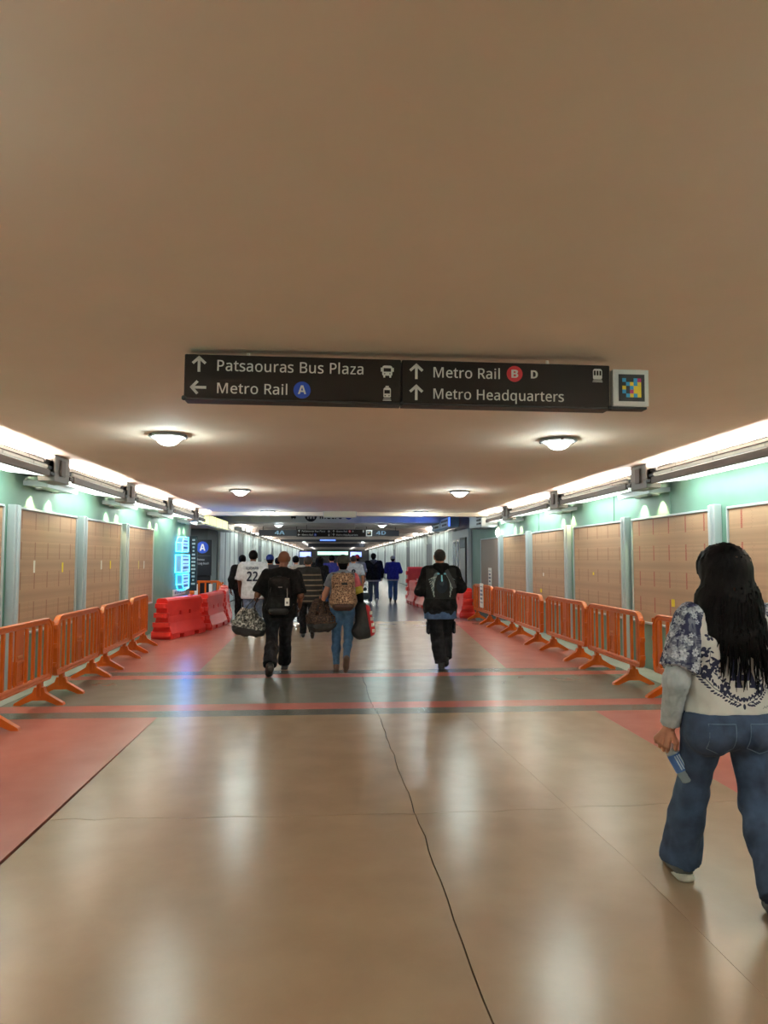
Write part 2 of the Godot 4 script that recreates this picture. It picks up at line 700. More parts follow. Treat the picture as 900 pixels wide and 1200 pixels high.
func torso_bones(J: Dictionary, e: float, f := 1.0) -> Array:
	var hw: float = (J.shoulder_r.x - J.shoulder_l.x) * 0.5
	var sx := Vector3(hw, 0, 0)
	var up: Vector3 = (J.shoulder_l + J.shoulder_r) * 0.5
	var t: Vector3 = up.lerp(J.chest, 0.3)
	var s: float = J.s
	var r: Array = [bn(J.shoulder_l + V(0.02, 0, 0), J.shoulder_r - V(0.02, 0, 0), 0.062 * s + e, 0.062 * s + e, 0.95),
		bn(up + V(-hw * 0.35, 0.01, 0), J.neck + V(0, 0.02, 0), 0.055 * s + e * 0.5, 0.05 * s + e * 0.5),
		bn(up + V(hw * 0.35, 0.01, 0), J.neck + V(0, 0.02, 0), 0.055 * s + e * 0.5, 0.05 * s + e * 0.5),
		bn(J.pelvis - sx * 0.34, J.pelvis + sx * 0.34, 0.115 * f * s + e, 0.115 * f * s + e, 0.92)]
	for g in [-1.0, 1.0]:
		r.append(bn(t + sx * 0.48 * g, J.chest + sx * 0.5 * g, 0.095 * s + e, 0.105 * s * f + e, 0.9))
		r.append(bn(J.chest + sx * 0.5 * g, J.waist + sx * 0.38 * g, 0.105 * s * f + e, 0.1 * s * f + e, 0.9))
		r.append(bn(J.waist + sx * 0.38 * g, J.pelvis + sx * 0.36 * g, 0.1 * s * f + e, 0.112 * s * f + e, 0.9))
	return r

func arm_bones(J: Dictionary, side: String, e: float, part := 2.0, cut := 1) -> Array:
	# part 1.0 = to the elbow, 2.0 = to the wrist; fractions end in between
	var s: float = J.s
	var a: Vector3 = J["shoulder_" + side]
	var b: Vector3 = J["elbow_" + side]
	var c: Vector3 = J["wrist_" + side]
	if part <= 1.0:
		return [bn(a, a.lerp(b, part), 0.05 * s + e, lerpf(0.05, 0.042, part) * s + e * 1.45, 1.0, cut)]
	return [bn(a, b, 0.05 * s + e, 0.041 * s + e), bn(b, b.lerp(c, part - 1.0), 0.041 * s + e, lerpf(0.04, 0.027, part - 1.0) * s + e, 1.0, cut)]

func leg_bones(J: Dictionary, side: String, e: float, flare := 0.0, cut := 1) -> Array:
	var s: float = J.s
	var a: Vector3 = J["hip_" + side]
	var b: Vector3 = J["knee_" + side]
	var c: Vector3 = J["ankle_" + side]
	return [bn(a, b, 0.088 * s + e, 0.056 * s + e), bn(b, b.lerp(c, 0.35), 0.056 * s + e, 0.054 * s + e + flare * 0.3), bn(b.lerp(c, 0.35), c, 0.054 * s + e + flare * 0.3, 0.038 * s + e + flare, 1.0, cut)]

func hand_bones(wr: Vector3, u: Vector3, n: Vector3, side: float, curl: float, s := 1.0) -> Array:
	u = u.normalized()
	var lat := u.cross(n).normalized() * side
	n = lat.cross(u).normalized() * side
	var r: Array = [bn(wr - u * 0.02 * s, wr + u * 0.02 * s, 0.024 * s, 0.022 * s), bn(wr, wr + u * 0.08 * s + lat * 0.026 * s, 0.02 * s, 0.014 * s), bn(wr, wr + u * 0.08 * s - lat * 0.026 * s, 0.02 * s, 0.014 * s), bn(wr + u * 0.02 * s, wr + u * 0.082 * s, 0.018 * s, 0.014 * s)]
	var lens := [0.9, 1.0, 0.95, 0.76]
	for i in 4:
		var p := wr + u * (0.088 - absf(i - 1.2) * 0.004) * s + lat * (0.031 - 0.021 * i) * s
		var d := u
		var ang := 0.0
		var rr := 0.0092
		for q in [0.042, 0.027, 0.021]:
			ang += curl
			d = u * cos(ang) + n * sin(ang)
			var e: Vector3 = p + d * q * lens[i] * s
			r.append(bn(p, e, rr * s, (rr - 0.0012) * s))
			p = e
			rr -= 0.0012
	var tb := wr + u * 0.02 * s + lat * 0.022 * s
	var t1 := tb + (u * 0.65 + lat * 0.65 + n * 0.35 * curl).normalized() * 0.042 * s
	var t2 := t1 + (u * 0.85 + lat * 0.1 + n * 0.7 * curl).normalized() * 0.03 * s
	var t3 := t2 + (u * 0.9 - lat * 0.15 + n * 0.9 * curl).normalized() * 0.024 * s
	r.append(bn(tb, t1, 0.0135 * s, 0.011 * s))
	r.append(bn(t1, t2, 0.011 * s, 0.0095 * s))
	r.append(bn(t2, t3, 0.0095 * s, 0.008 * s))
	return r

func head_bones(c: Vector3, s: float, yaw := 0.0) -> Array:
	var r: Array = []
	var B := Basis(Vector3.UP, yaw)
	for q in [[V(0, 0.035, 0.02), V(0, 0.03, -0.03), 0.078, 0.072], [V(0, 0.0, 0.0), V(0, -0.02, -0.03), 0.07, 0.062], [V(0, -0.03, -0.035), V(0, -0.085, -0.062), 0.055, 0.034], [V(-0.03, -0.06, -0.02), V(0, -0.085, -0.06), 0.032, 0.03], [V(0.03, -0.06, -0.02), V(0, -0.085, -0.06), 0.032, 0.03],
			[V(0, 0.005, -0.1), V(0, -0.035, -0.118), 0.009, 0.014], [V(-0.012, -0.04, -0.105), V(0.012, -0.04, -0.105), 0.01, 0.01], [V(-0.035, 0.02, -0.092), V(0.035, 0.02, -0.092), 0.012, 0.012], [V(-0.018, -0.062, -0.1), V(0.018, -0.062, -0.1), 0.009, 0.009],
			[V(-0.078, 0.015, 0.002), V(-0.078, -0.03, -0.004), 0.017, 0.011, 0.7], [V(0.078, 0.015, 0.002), V(0.078, -0.03, -0.004), 0.017, 0.011, 0.7]]:
		r.append(bn(c + B * (q[0] as Vector3) * s, c + B * (q[1] as Vector3) * s, q[2] * s, q[3] * s, q[4] if q.size() > 4 else 1.0))
	return r

# a person: P.J joints, P.cell grid size, P.skin, P.top / P.bottom / P.hair ... -> the root; the garments' surfaces come back in P
func person(P: Dictionary, label: String, at: Vector3, yaw := 0.0) -> Node3D:
	var J: Dictionary = P.J
	var s: float = J.s
	var root := thing("person", label, "person", at, yaw)
	var cell: float = P.cell
	var f: float = P.get("fat", 1.0)
	var skin: Material = P.skin
	# body: one continuous figure
	var B := torso_bones(J, -0.012, f)
	B.append(bn(J.neck - V(0, 0.04, 0), J.head - V(0, 0.05, 0) * s, 0.056 * s, 0.054 * s))
	for q in ["l", "r"]:
		B.append_array(arm_bones(J, q, 0.0, 2.0, 0))
		B.append_array(leg_bones(J, q, -0.004, 0.0, 0))
		B.append(bn(J["ankle_" + q], J["toe_" + q] + V(0, 0.005, 0), 0.036 * s, 0.026 * s))
	var bits: Array = [blob(B, 0.035 * s, maxf(cell, 0.012))]
	bits.append(blob(head_bones(J.head, s, P.get("head_yaw", 0.0)), 0.022, minf(cell, 0.009) if cell < 0.016 else cell * 0.6))
	for q in [["l", -1.0], ["r", 1.0]]:
		var wr: Vector3 = J["wrist_" + q[0]]
		var u: Vector3 = J.get("grip_" + q[0], wr - J["elbow_" + q[0]])
		var n: Vector3 = J.get("palm_" + q[0], V(-q[1], 0, -0.3))
		bits.append(blob(hand_bones(wr, u, n, q[1] * P.get("thumb", -1.0), P.get("curl", 0.55), s * P.get("hand", 1.0)), 0.007, 0.0032 if cell < 0.009 else (0.005 if cell < 0.015 else 0.008)))
	obj("body", amesh(join(bits)), skin, root)
	for e in [-1.0, 1.0]:
		var st := stool()
		lathe(st, [Vector2(0.0, 0.0125), Vector2(0.0088, 0.0088), Vector2(0.0125, 0.0), Vector2(0.0088, -0.0088), Vector2(0.0, -0.0125)], 10)
		var Bh := Basis(Vector3.UP, P.get("head_yaw", 0.0))
		if cell < 0.015:
			obj("eye", done(st), mat(rgb(60, 45, 40), 0.2), root, J.head + Bh * V(0.032 * e, 0.002, -0.088) * s)
	var fold := FastNoiseLite.new()
	fold.seed = P.get("seed", 5)
	fold.frequency = 1.0
	fold.fractal_octaves = 3
	var amp: float = P.get("amp", 0.012) if cell < 0.02 else 0.006
	# trousers
	var b: Dictionary = P.bottom
	var hw: float = (J.shoulder_r.x - J.shoulder_l.x) * 0.5
	var T: Array = [bn(J.pelvis - V(hw * 0.36, 0, 0), J.pelvis + V(hw * 0.36, 0, 0), (0.112 * f) * s + b.e, (0.112 * f) * s + b.e, 0.95)]
	for q in ["l", "r"]:
		T.append(bn(J.waist.lerp(J.pelvis, 0.3) + V(hw * (0.36 if q == "r" else -0.36), 0, 0), J["hip_" + q], 0.098 * f * s + b.e, 0.1 * f * s + b.e, 0.95))
		T.append_array(leg_bones(J, q, b.e, b.get("flare", 0.0)))
		if b.has("seat"):
			T.append(bn(J.pelvis + V(hw * (0.36 if q == "r" else -0.36), -0.06, 0.05), J["hip_" + q] + V(0, -0.03, 0.05), 0.09 * s + b.seat, 0.09 * s + b.seat))
	var tw: Dictionary = blob(T, b.get("k", 0.04), cell, [[J.waist.lerp(J.pelvis, b.get("rise", 0.35)), V(0, 1, 0)]], fold, amp, V(7, 4, 7))
	P.bottom_surface = tw
	obj("trousers", amesh(tw), b.mat, root)
	# top
	var t: Dictionary = P.top
	var S := torso_bones(J, t.e, f)
	var hem: float = t.hem
	if hem < J.pelvis.y + 0.05:
		for g in [-1.0, 1.0]:
			S.append(bn(J.pelvis + V(hw * 0.38 * g, 0, 0), V(J.pelvis.x + hw * 0.4 * g, hem - 0.1, J.pelvis.z), 0.112 * f * s + t.e, 0.112 * f * s + t.e + t.get("drop", 0.0), 0.92))
	var sl: float = t.sleeve
	var whole: Dictionary
	var clip := [[V(0, hem, 0), V(0, -1, 0)], [J.neck + V(0, 0.03, 0) * s, V(0, 0.9, -0.42)]]
	if t.has("sleeve_mat"):
		whole = blob(S, 0.05 * s, cell, clip, fold, amp, V(9, 5, 9))
		for q in ["l", "r"]:
			obj("sleeve", amesh(blob(arm_bones(J, q, t.get("se", 0.022), sl), 0.03, cell, [], fold, amp, V(12, 6, 12))), t.sleeve_mat if not (t.sleeve_mat is Dictionary) else t.sleeve_mat[q], root)
	else:
		for q in ["l", "r"]:
			S.append_array(arm_bones(J, q, t.get("se", 0.02), sl))
		whole = blob(S, 0.045 * s, cell, clip, fold, amp, V(9, 5, 9))
	P.top_surface = whole
	if t.has("print"):
		obj(t.get("name", "shirt"), printed(whole, t.box, t.print, t.mat), null, root)
	else:
		obj(t.get("name", "shirt"), amesh(whole), t.mat, root)
	if t.has("hood"):
		var hd := blob([bn(J.neck + V(-0.07, 0.0, 0.06) * s, J.neck + V(0.07, 0.0, 0.06) * s, 0.06 * s, 0.06 * s, 0.8), bn(J.neck + V(0, -0.06, 0.1) * s, J.neck + V(0, -0.02, 0.09) * s, 0.045 * s, 0.05 * s, 0.8), bn(J.neck + V(-0.085, 0.0, -0.02) * s, J.neck + V(-0.05, 0.0, 0.07) * s, 0.04 * s, 0.05 * s), bn(J.neck + V(0.085, 0.0, -0.02) * s, J.neck + V(0.05, 0.0, 0.07) * s, 0.04 * s, 0.05 * s)], 0.04, cell)
		obj("hood", amesh(hd), t.hood, root)
	if P.has("under"):
		var un: Dictionary = P.under
		var U: Array = []
		for g in [-1.0, 1.0]:
			U.append(bn(J.pelvis + V(hw * 0.38 * g, 0.05, 0), V(J.pelvis.x + hw * 0.4 * g, un.hem - 0.1, J.pelvis.z), 0.112 * f * s + un.e, 0.112 * f * s + un.e, 0.92))
		obj("shirt_tail", amesh(blob(U, 0.05, cell, [[V(0, un.hem, 0), V(0, -1, 0)]], fold, amp, V(9, 5, 9))), un.mat, root)
	# shoes
	for q in ["l", "r"]:
		var an: Vector3 = J["ankle_" + q]
		var to: Vector3 = J["toe_" + q]
		var fw := (to - an).normalized()
		var pr := (Vector3.UP - fw * fw.y).normalized()
		var heel := an - pr * 0.055 * s - fw * 0.04 * s
		if an.y < 0.13:
			heel = V(an.x, 0.042, an.z + 0.035 * s)
		var he := heel + fw * 0.0
		var sc: float = P.get("shoe_scale", 1.0)
		var mid := heel.lerp(to, 0.6) + pr * 0.006
		var shoe := blob([bn(he, mid, 0.04 * s * sc, 0.043 * s * sc), bn(mid, to, 0.043 * s * sc, 0.036 * s * sc), bn(an + (heel - an) * 0.3, mid + pr * 0.02, 0.046 * s * sc, 0.036 * s * sc)], 0.02, minf(cell, 0.012), [[V(0, 0.004, 0), V(0, -1, 0)]])
		var so := obj("shoe", amesh(shoe), P.shoe, root)
		if P.has("sole"):
			var dn := pr * 0.032 * s
			obj("sole", amesh(blob([bn(he - dn, mid - dn, 0.042 * s * sc, 0.047 * s * sc), bn(mid - dn, to - dn * 0.8, 0.047 * s * sc, 0.038 * s * sc)], 0.02, minf(cell, 0.01), [[V(0, 0.0, 0), V(0, -1, 0)], [he - pr * 0.012 * s, pr]])), P.sole, so)
		if P.has("sock"):
			var top: Vector3 = an.lerp(J["knee_" + q], 0.14)
			obj("sock", amesh(blob([bn(an - pr * 0.01, top, 0.044 * s, 0.044 * s)], 0.02, minf(cell, 0.012))), P.sock, root)
	# hair or hat
	var hc: Vector3 = J.head
	var hk: String = P.get("hair", "short")
	var hcell := minf(cell, 0.014)
	var hb := FastNoiseLite.new()
	hb.frequency = 1.0
	hb.fractal_octaves = 2
	if hk == "short" or hk == "buzz":
		var th := 0.012 if hk == "short" else 0.004
		obj("hair", amesh(blob([bn(hc + V(0, 0.04, 0.022) * s, hc + V(0, 0.042, -0.028) * s, (0.078 + th) * s, (0.072 + th) * s), bn(hc + V(0, 0.0, 0.02) * s, hc + V(0, -0.04, 0.02) * s, (0.07 + th) * s, (0.056 + th) * s)], 0.03, hcell, [[hc + V(0, 0.01, -0.055) * s, V(0, -0.55, -0.83)], [hc + V(0, -0.045, 0) * s, V(0, -1, -0.2)]], hb, 0.004, V(60, 60, 60))), P.hair_mat, root)
	elif hk == "long":
		obj("hair", amesh(blob([bn(hc + V(0, 0.04, 0.022) * s, hc + V(0, 0.042, -0.028) * s, 0.095 * s, 0.088 * s), bn(hc + V(-0.03, 0.0, 0.03) * s, hc + V(-0.05, -0.34, 0.1) * s, 0.085 * s, 0.06 * s, 0.8), bn(hc + V(0.03, 0.0, 0.03) * s, hc + V(0.05, -0.34, 0.1) * s, 0.085 * s, 0.06 * s, 0.8)], 0.04, hcell, [[hc + V(0, 0.0, -0.06) * s, V(0, -0.6, -0.8)]], hb, 0.012, V(50, 5, 50))), P.hair_mat, root)
	elif hk == "cap" or hk == "beanie" or hk == "hat":
		obj("hair", amesh(blob([bn(hc + V(0, 0.0, 0.022) * s, hc + V(0, -0.045, 0.025) * s, 0.08 * s, 0.064 * s)], 0.03, hcell, [[hc + V(0, 0.01, -0.03) * s, V(0, -0.4, -0.9)]], hb, 0.004, V(60, 60, 60))), P.hair_mat, root)
		var cp := obj("cap", amesh(blob([bn(hc + V(0, 0.042, 0.022) * s, hc + V(0, 0.045, -0.03) * s, 0.094 * s, 0.088 * s)], 0.03, hcell, [[hc + V(0, 0.012, 0) * s, V(0, -1, -0.15)]])), P.cap, root)
		if hk != "beanie":
			var by := P.get("brim_yaw", 0.0) as float
			var st := stool()
			var poly := PackedVector2Array()
			for i in 13:
				var a := PI * i / 12.0
				poly.append(Vector2(cos(a) * 0.082, sin(a) * 0.075 + 0.06) * s)
			prism(st, poly, hc + V(0, 0.02, 0) * s, Basis(Vector3.UP, by) * V(1, 0, 0), Basis(Vector3.UP, by) * V(0, -0.12, -1), V(0, 0.006, 0))
			if hk == "hat":
				for i in 24:
					var a0 := TAU * i / 24
					var a1 := TAU * (i + 1) / 24
					prism(st, PackedVector2Array([Vector2(cos(a0), sin(a0)) * 0.08 * s, Vector2(cos(a0), sin(a0)) * 0.14 * s, Vector2(cos(a1), sin(a1)) * 0.14 * s, Vector2(cos(a1), sin(a1)) * 0.08 * s]), hc + V(0, 0.015, 0) * s, V(1, 0, 0), V(0, 0, 1), V(0, 0.006, 0))
			obj("brim", done(st), P.cap, cp)
	elif hk == "custom":
		pass
	return root

# a strap: flat band through points
func strap(st: SurfaceTool, pts: Array, w: float, th: float, side: Vector3) -> void:
	for i in pts.size() - 1:
		var a: Vector3 = pts[i]
		var b: Vector3 = pts[i + 1]
		var d := (b - a).normalized()
		var sd := (side - d * side.dot(d)).normalized()
		var n := d.cross(sd).normalized()
		box(st, (a + b) / 2, V(w, th, (b - a).length() + th), 0.0, Basis(sd, n, sd.cross(n)))

# ------------------------------------------------------------------ passage fittings
var M := {}

func make_materials() -> void:
	M.wall = triplanar(StandardMaterial3D.new(), 0.35)
	M.wall.albedo_texture = noise_tex(0.012, rgb(106, 146, 129), rgb(118, 157, 140), 4, 0.0, 1.0, 11, 256)
	M.wall.roughness = 0.55
	M.ceil = triplanar(StandardMaterial3D.new(), 0.3)
	M.ceil.albedo_texture = noise_tex(0.008, rgb(230, 213, 194), rgb(234, 218, 200), 5, 0.0, 1.0, 21, 512)
	M.ceil.roughness = 0.85
	M.plain_ceil = mat(rgb(190, 180, 172), 0.8)
	M.beam = mat(rgb(150, 140, 135), 0.8)
	M.white_wall = triplanar(StandardMaterial3D.new(), 0.5)
	M.white_wall.albedo_texture = noise_tex(0.01, rgb(196, 206, 204), rgb(214, 222, 218), 3, 0.3, 0.7, 23, 128)
	M.white_wall.roughness = 0.5
	M.steel = mat(rgb(150, 156, 158), 0.42, 0.6)
	M.alu = mat(rgb(188, 196, 198), 0.4, 0.35)
	M.white = mat(rgb(232, 230, 224), 0.5)
	M.off = mat(rgb(205, 203, 198), 0.55)
	M.bronze = mat(rgb(88, 76, 70), 0.5, 0.3)
	M.dark = mat(rgb(30, 28, 28), 0.5)
	M.black = mat(rgb(12, 12, 13), 0.55)
	M.chan = mat(rgb(120, 114, 110), 0.5, 0.3)
	# coated concrete: gloss and tone wander a little
	for q in [["tan", rgb(146, 119, 95), rgb(168, 141, 115), 31], ["pink", rgb(170, 96, 86), rgb(188, 114, 102), 32], ["grey", rgb(112, 108, 98), rgb(134, 128, 116), 33], ["dgrey", rgb(94, 92, 86), rgb(108, 104, 96), 34], ["pale", rgb(158, 158, 150), rgb(184, 182, 172), 35], ["far", rgb(82, 82, 86), rgb(104, 102, 104), 36]]:
		var m := StandardMaterial3D.new()
		m.albedo_texture = noise_tex(0.01, q[1].lerp(q[2], 0.3), q[2].lerp(q[1], 0.1), 5, 0.0, 1.0, q[3], 512)
		m.roughness = 0.25
		m.metallic_specular = 0.5
		triplanar(m, 0.33)
		M[q[0]] = m
	M.floor_base = mat(rgb(46, 42, 38), 0.9)
	M.rail = StandardMaterial3D.new()
	M.rail.albedo_texture = noise_tex(0.02, rgb(190, 84, 4), rgb(208, 98, 10), 4, 0.0, 1.0, 41, 128)
	M.rail.roughness = 0.34
	triplanar(M.rail, 1.5, false)
	M.red = StandardMaterial3D.new()
	M.red.albedo_texture = noise_tex(0.015, rgb(222, 46, 40), rgb(238, 66, 54), 4, 0.0, 1.0, 42, 128)
	M.red.roughness = 0.36
	triplanar(M.red, 0.8, false)
	M.sign = mat(rgb(34, 25, 20), 0.55, 0.0, 0.3)
	M.letter = mat(rgb(206, 202, 194), 0.6)
	M.signblue = mat(rgb(14, 62, 168), 0.5)
	M.signred = mat(rgb(206, 30, 38), 0.5)

# print of the protective paper: columns of upright red and brown lettering
func paper_material(seed_no: int, ink: Color) -> StandardMaterial3D:
	var im := Image.create(640, 416, false, Image.FORMAT_RGB8)
	im.fill(rgb(184, 148, 116))
	var r := RandomNumberGenerator.new()
	r.seed = seed_no
	for i in 26:
		var c := rgb(184, 148, 116).darkened(r.randf_range(0.0, 0.06))
		im.fill_rect(Rect2i(0, i * 16, 640, r.randi_range(5, 14)), c)
	for row in 4:
		for k in 8:
			im.fill_rect(Rect2i(0, row * 104 + 66 + k * 4, 640, 4), rgb(184, 148, 116).darkened(0.02 + 0.015 * minf(k, 8 - k)))
		for col in 5:
			var x := 60 + col * 132
			var y := row * 104 + 4
			for k in 10:   # a line of upright capitals, each a few pixels high
				im.fill_rect(Rect2i(x, y + k * 6, 9, 5), ink)
				im.fill_rect(Rect2i(x + 2 + (k * 7) % 5, y + k * 6 + 1, 3, 3), rgb(172, 122, 94))
			for k in 12:
				im.fill_rect(Rect2i(x + 48 + (k * 5) % 11, y + 2 + k * 5, r.randi_range(3, 7), 2), rgb(166, 128, 100))
	var m := StandardMaterial3D.new()
	m.albedo_texture = ImageTexture.create_from_image(im)
	m.roughness = 0.62
	return m

# upright panel in the yz plane whose texture runs along the wall
func panel_mesh(length: float, h: float, t: float, face: float) -> ArrayMesh:
	var st := stool()
	var x := t / 2 * face
	var l := length / 2
	var pts := [V(x, -h / 2, -l), V(x, -h / 2, l), V(x, h / 2, l), V(x, h / 2, -l)]
	var uv := [Vector2(0, 1), Vector2(1, 1), Vector2(1, 0), Vector2(0, 0)]
	for q in [[0, 1, 2], [0, 2, 3]]:
		var a: Vector3 = pts[q[0]]
		var order: Array = q
		if (pts[q[1]] - a).cross(pts[q[2]] - a).dot(V(face, 0, 0)) > 0:
			order = [q[0], q[2], q[1]]
		for k in order:
			st.set_uv(uv[k])
			st.add_vertex(pts[k])
	st.set_uv(Vector2(0.01, 0.01))
	var b := Vector3(t, h, length) * 0.5
	for e in [[V(0, 1, 0), V(0, 0, 1)], [V(0, -1, 0), V(0, 0, 1)], [V(0, 0, 1), V(0, 1, 0)], [V(0, 0, -1), V(0, 1, 0)], [V(-face, 0, 0), V(0, 1, 0)]]:
		var n: Vector3 = e[0]
		var u: Vector3 = e[1]
		var v := n.cross(u)
		quad(st, (n - u - v) * b, (n + u - v) * b, (n + u + v) * b, (n - u + v) * b, n)
	return done(st)

func wall_panel(side: int, za: float, zb: float, label: String, paper: Material, stickers: Array) -> void:
	# za is the edge nearer the viewer; side +1 right wall, -1 left wall
	var xw := XR if side > 0 else XL
	var y0 := 0.68
	var y1 := 2.22 if side > 0 else 2.25
	var L := za - zb
	var t := thing("covered_panel", label, "panel", V(xw, 0, (za + zb) / 2), 0, "paper covered panels along the walls")
	var inx := -side
	obj("board", panel_mesh(L - 0.04, y1 - y0 - 0.04, 0.03, inx), paper, t, V(inx * 0.03, (y0 + y1) / 2, 0))
	var st := stool()
	box(st, V(inx * 0.035, y1, 0), V(0.06, 0.03, L), 0.006)
	box(st, V(inx * 0.035, y0, 0), V(0.06, 0.03, L), 0.006)
	box(st, V(inx * 0.035, (y0 + y1) / 2, L / 2), V(0.06, y1 - y0, 0.022), 0.005)
	box(st, V(inx * 0.035, (y0 + y1) / 2, -L / 2), V(0.06, y1 - y0, 0.022), 0.005)
	obj("frame", done(st), M.alu, t)
	var ps := stool()
	box(ps, V(inx * 0.05, 1.15, L / 2 + 0.09), V(0.1, 2.26, 0.13), 0.008)
	box(ps, V(inx * 0.11, 1.15, L / 2 + 0.07), V(0.03, 2.24, 0.05), 0.006)
	obj("post", done(ps), M.alu, t)
	for s in stickers:
		obj("sticker", boxm(V(0.004, s[3], s[2]), 0.0), mat(s[4], 0.6), t, V(inx * 0.048, s[1], s[0] * L / 2))

func cove_fitting(side: int, za: float, zb: float, label: String, group: String, power := 1.0) -> void:
	var xf := 4.2 if side > 0 else -3.38
	var xw := XR if side > 0 else XL
	var s := float(side)
	var L := za - zb
	var t := thing("cove_light_fitting", label, "light", V(xf, 2.62, (za + zb) / 2), 0, group)
	var st := stool()
	box(st, V(s * 0.02, 0.035, 0), V(0.04, 0.085, L), 0.006)
	obj("fascia", done(st), M.bronze, t)
	for k in 2:
		var f := stool()
		box(f, V(s * (0.045 + 0.05 * k), 0.112 + 0.065 * k, 0), V(0.05, 0.046, L - 0.04), 0.01)
		var fo := obj("fin", done(f), M.white, t)
		var e := stool()
		box(e, V(s * (0.045 + 0.05 * k), 0.14 + 0.065 * k, 0), V(0.054, 0.008, L - 0.02))
		obj("lip", done(e), M.bronze, fo)
		for c in 3:
			var cl := stool()
			box(cl, V(s * (0.02 + 0.05 * k), 0.112 + 0.065 * k, L * (c - 1) * 0.32), V(0.006, 0.03, 0.03), 0.002)
			obj("clip", done(cl), M.off, fo)
	var wdt := absf(xw - xf)
	var tr := stool()
	box(tr, V(s * (wdt * 0.5 + 0.01), 0.1, 0), V(wdt - 0.06, 0.012, L - 0.03))
	obj("tray", done(tr), M.white, t)
	var df := stool()
	var tilt := Basis(Vector3(0, 0, 1), s * 0.1)
	var cutz := 0.65 if L > 1.4 else 0.3
	box(df, V(s * (wdt * 0.5 + 0.0), 0.022, -cutz / 2), V(wdt - 0.1, 0.012, L - 0.08 - cutz), 0.0, tilt)
	obj("diffuser", done(df), M.cove_glow, t)
	var tb := stool()
	rod(tb, V(s * 0.27, 0.15, -L / 2 + 0.08), V(s * 0.27, 0.15, L / 2 - 0.08), 0.018, 0.018, 8)
	obj("light_tube", done(tb), M.tube_glow, t)
	area(t, V(s * 0.27, 0.175, 0), Vector2(0.06, L - 0.2), 90.0, Color(1.0, 0.96, 0.93), E_UP * L / 3.4 * power)
	area(t, V(s * (wdt * 0.36), -0.03, -cutz / 2), Vector2(wdt - 0.24, L - 0.12 - cutz), -90.0, Color(0.95, 1.0, 0.97), E_DOWN * L / 3.4 * power)
	(t.get_child(t.get_child_count() - 1) as Node3D).basis = Basis.looking_at(V(s * 0.55, -1.0, 0), V(0, 0, 1))

func area(parent: Node3D, at: Vector3, size: Vector2, pitch: float, c: Color, e: float) -> void:
	var l := AreaLight3D.new()
	l.name = "area_light"
	parent.add_child(l, true)
	l.position = at
	l.rotation_degrees.x = pitch
	l.area_size = size
	l.area_normalize_energy = true
	l.light_color = c
	l.light_energy = e
	l.area_range = 40.0
	l.area_attenuation = 2.0
	l.shadow_enabled = true

func omni(parent: Node3D, at: Vector3, c: Color, e: float, size := 0.1) -> void:
	var l := OmniLight3D.new()
	l.name = "lamp_light"
	parent.add_child(l, true)
	l.position = at
	l.light_color = c
	l.light_energy = e
	l.light_size = size
	l.omni_range = 30.0
	l.omni_attenuation = 2.0
	l.shadow_enabled = true

func bracket(side: int, zc: float, label: String) -> void:
	var xf := 4.2 if side > 0 else -3.38
	var xw := XR if side > 0 else XL
	var s := float(side)
	var w := absf(xw - xf)
	var t := thing("downlight_bracket", label, "light", V(xf, 2.9, zc), 0, "downlight brackets between cove lights")
	var st := stool()
	box(st, V(s * w * 0.5, -0.11, 0), V(w - 0.01, 0.22, 0.52), 0.008)
	box(st, V(s * 0.11, -0.2, 0), V(0.2, 0.26, 0.52), 0.008)
	obj("housing", done(st), M.chan, t)
	var dp := stool()
	box(dp, V(-s * 0.008, -0.15, 0.02), V(0.02, 0.2, 0.14), 0.004)
	obj("cover_plate", done(dp), M.bronze, t)
	for g in [-1.0, 1.0]:
		var lo := stool()
		for k in 3:
			box(lo, V(s * (0.05 + 0.03 * k), -0.245 + 0.075 * k, g * 0.33), V(0.1, 0.05, 0.14), 0.008)
		obj("end_cap", done(lo), M.dark, t)
	var wd := stool()
	prism(wd, PackedVector2Array([Vector2(0, 0), Vector2(0.3, 0), Vector2(0.3, -0.06), Vector2(0, -0.085)]), V(s * (w - 0.305), -0.285, -1.2), V(s, 0, 0), V(0, 1, 0), V(0, 0, 1.12))
	obj("wedge_tray", done(wd), M.alu, t)
	for k in 2:
		var z := -0.33 - 0.62 * k
		var x := s * (w - 0.1)
		var ri := stool()
		lathe(ri, [Vector2(0.05, 0.0), Vector2(0.05, -0.012), Vector2(0.036, -0.014), Vector2(0.036, 0.0)], 16, V(x, -0.362, z))
		obj("trim_ring", done(ri), M.alu, t)
		var bu := stool()
		lathe(bu, [Vector2(0.0, -0.004), Vector2(0.036, -0.004)], 16, V(x, -0.364, z))
		obj("lamp_face", done(bu), M.spot_glow, t)
		var l := SpotLight3D.new()
		l.name = "spot_light"
		t.add_child(l, true)
		l.position = V(x, -0.39, z)
		l.rotation_degrees = V(-90, 0, 0)
		l.rotation = Vector3(-PI / 2, 0, 0)
		l.transform.basis = Basis.looking_at(V(s * 0.12, -1.0, 0), V(0, 0, 1))
		l.spot_angle = 43.0
		l.spot_angle_attenuation = 0.3
		l.light_energy = E_SPOT
		l.light_color = [Color(0.9, 1.0, 0.78), Color(1.0, 0.93, 0.7)][(k + int(absf(zc))) % 2]
		l.light_size = 0.02
		l.spot_range = 12.0
		l.spot_attenuation = 2.0
		l.shadow_enabled = true

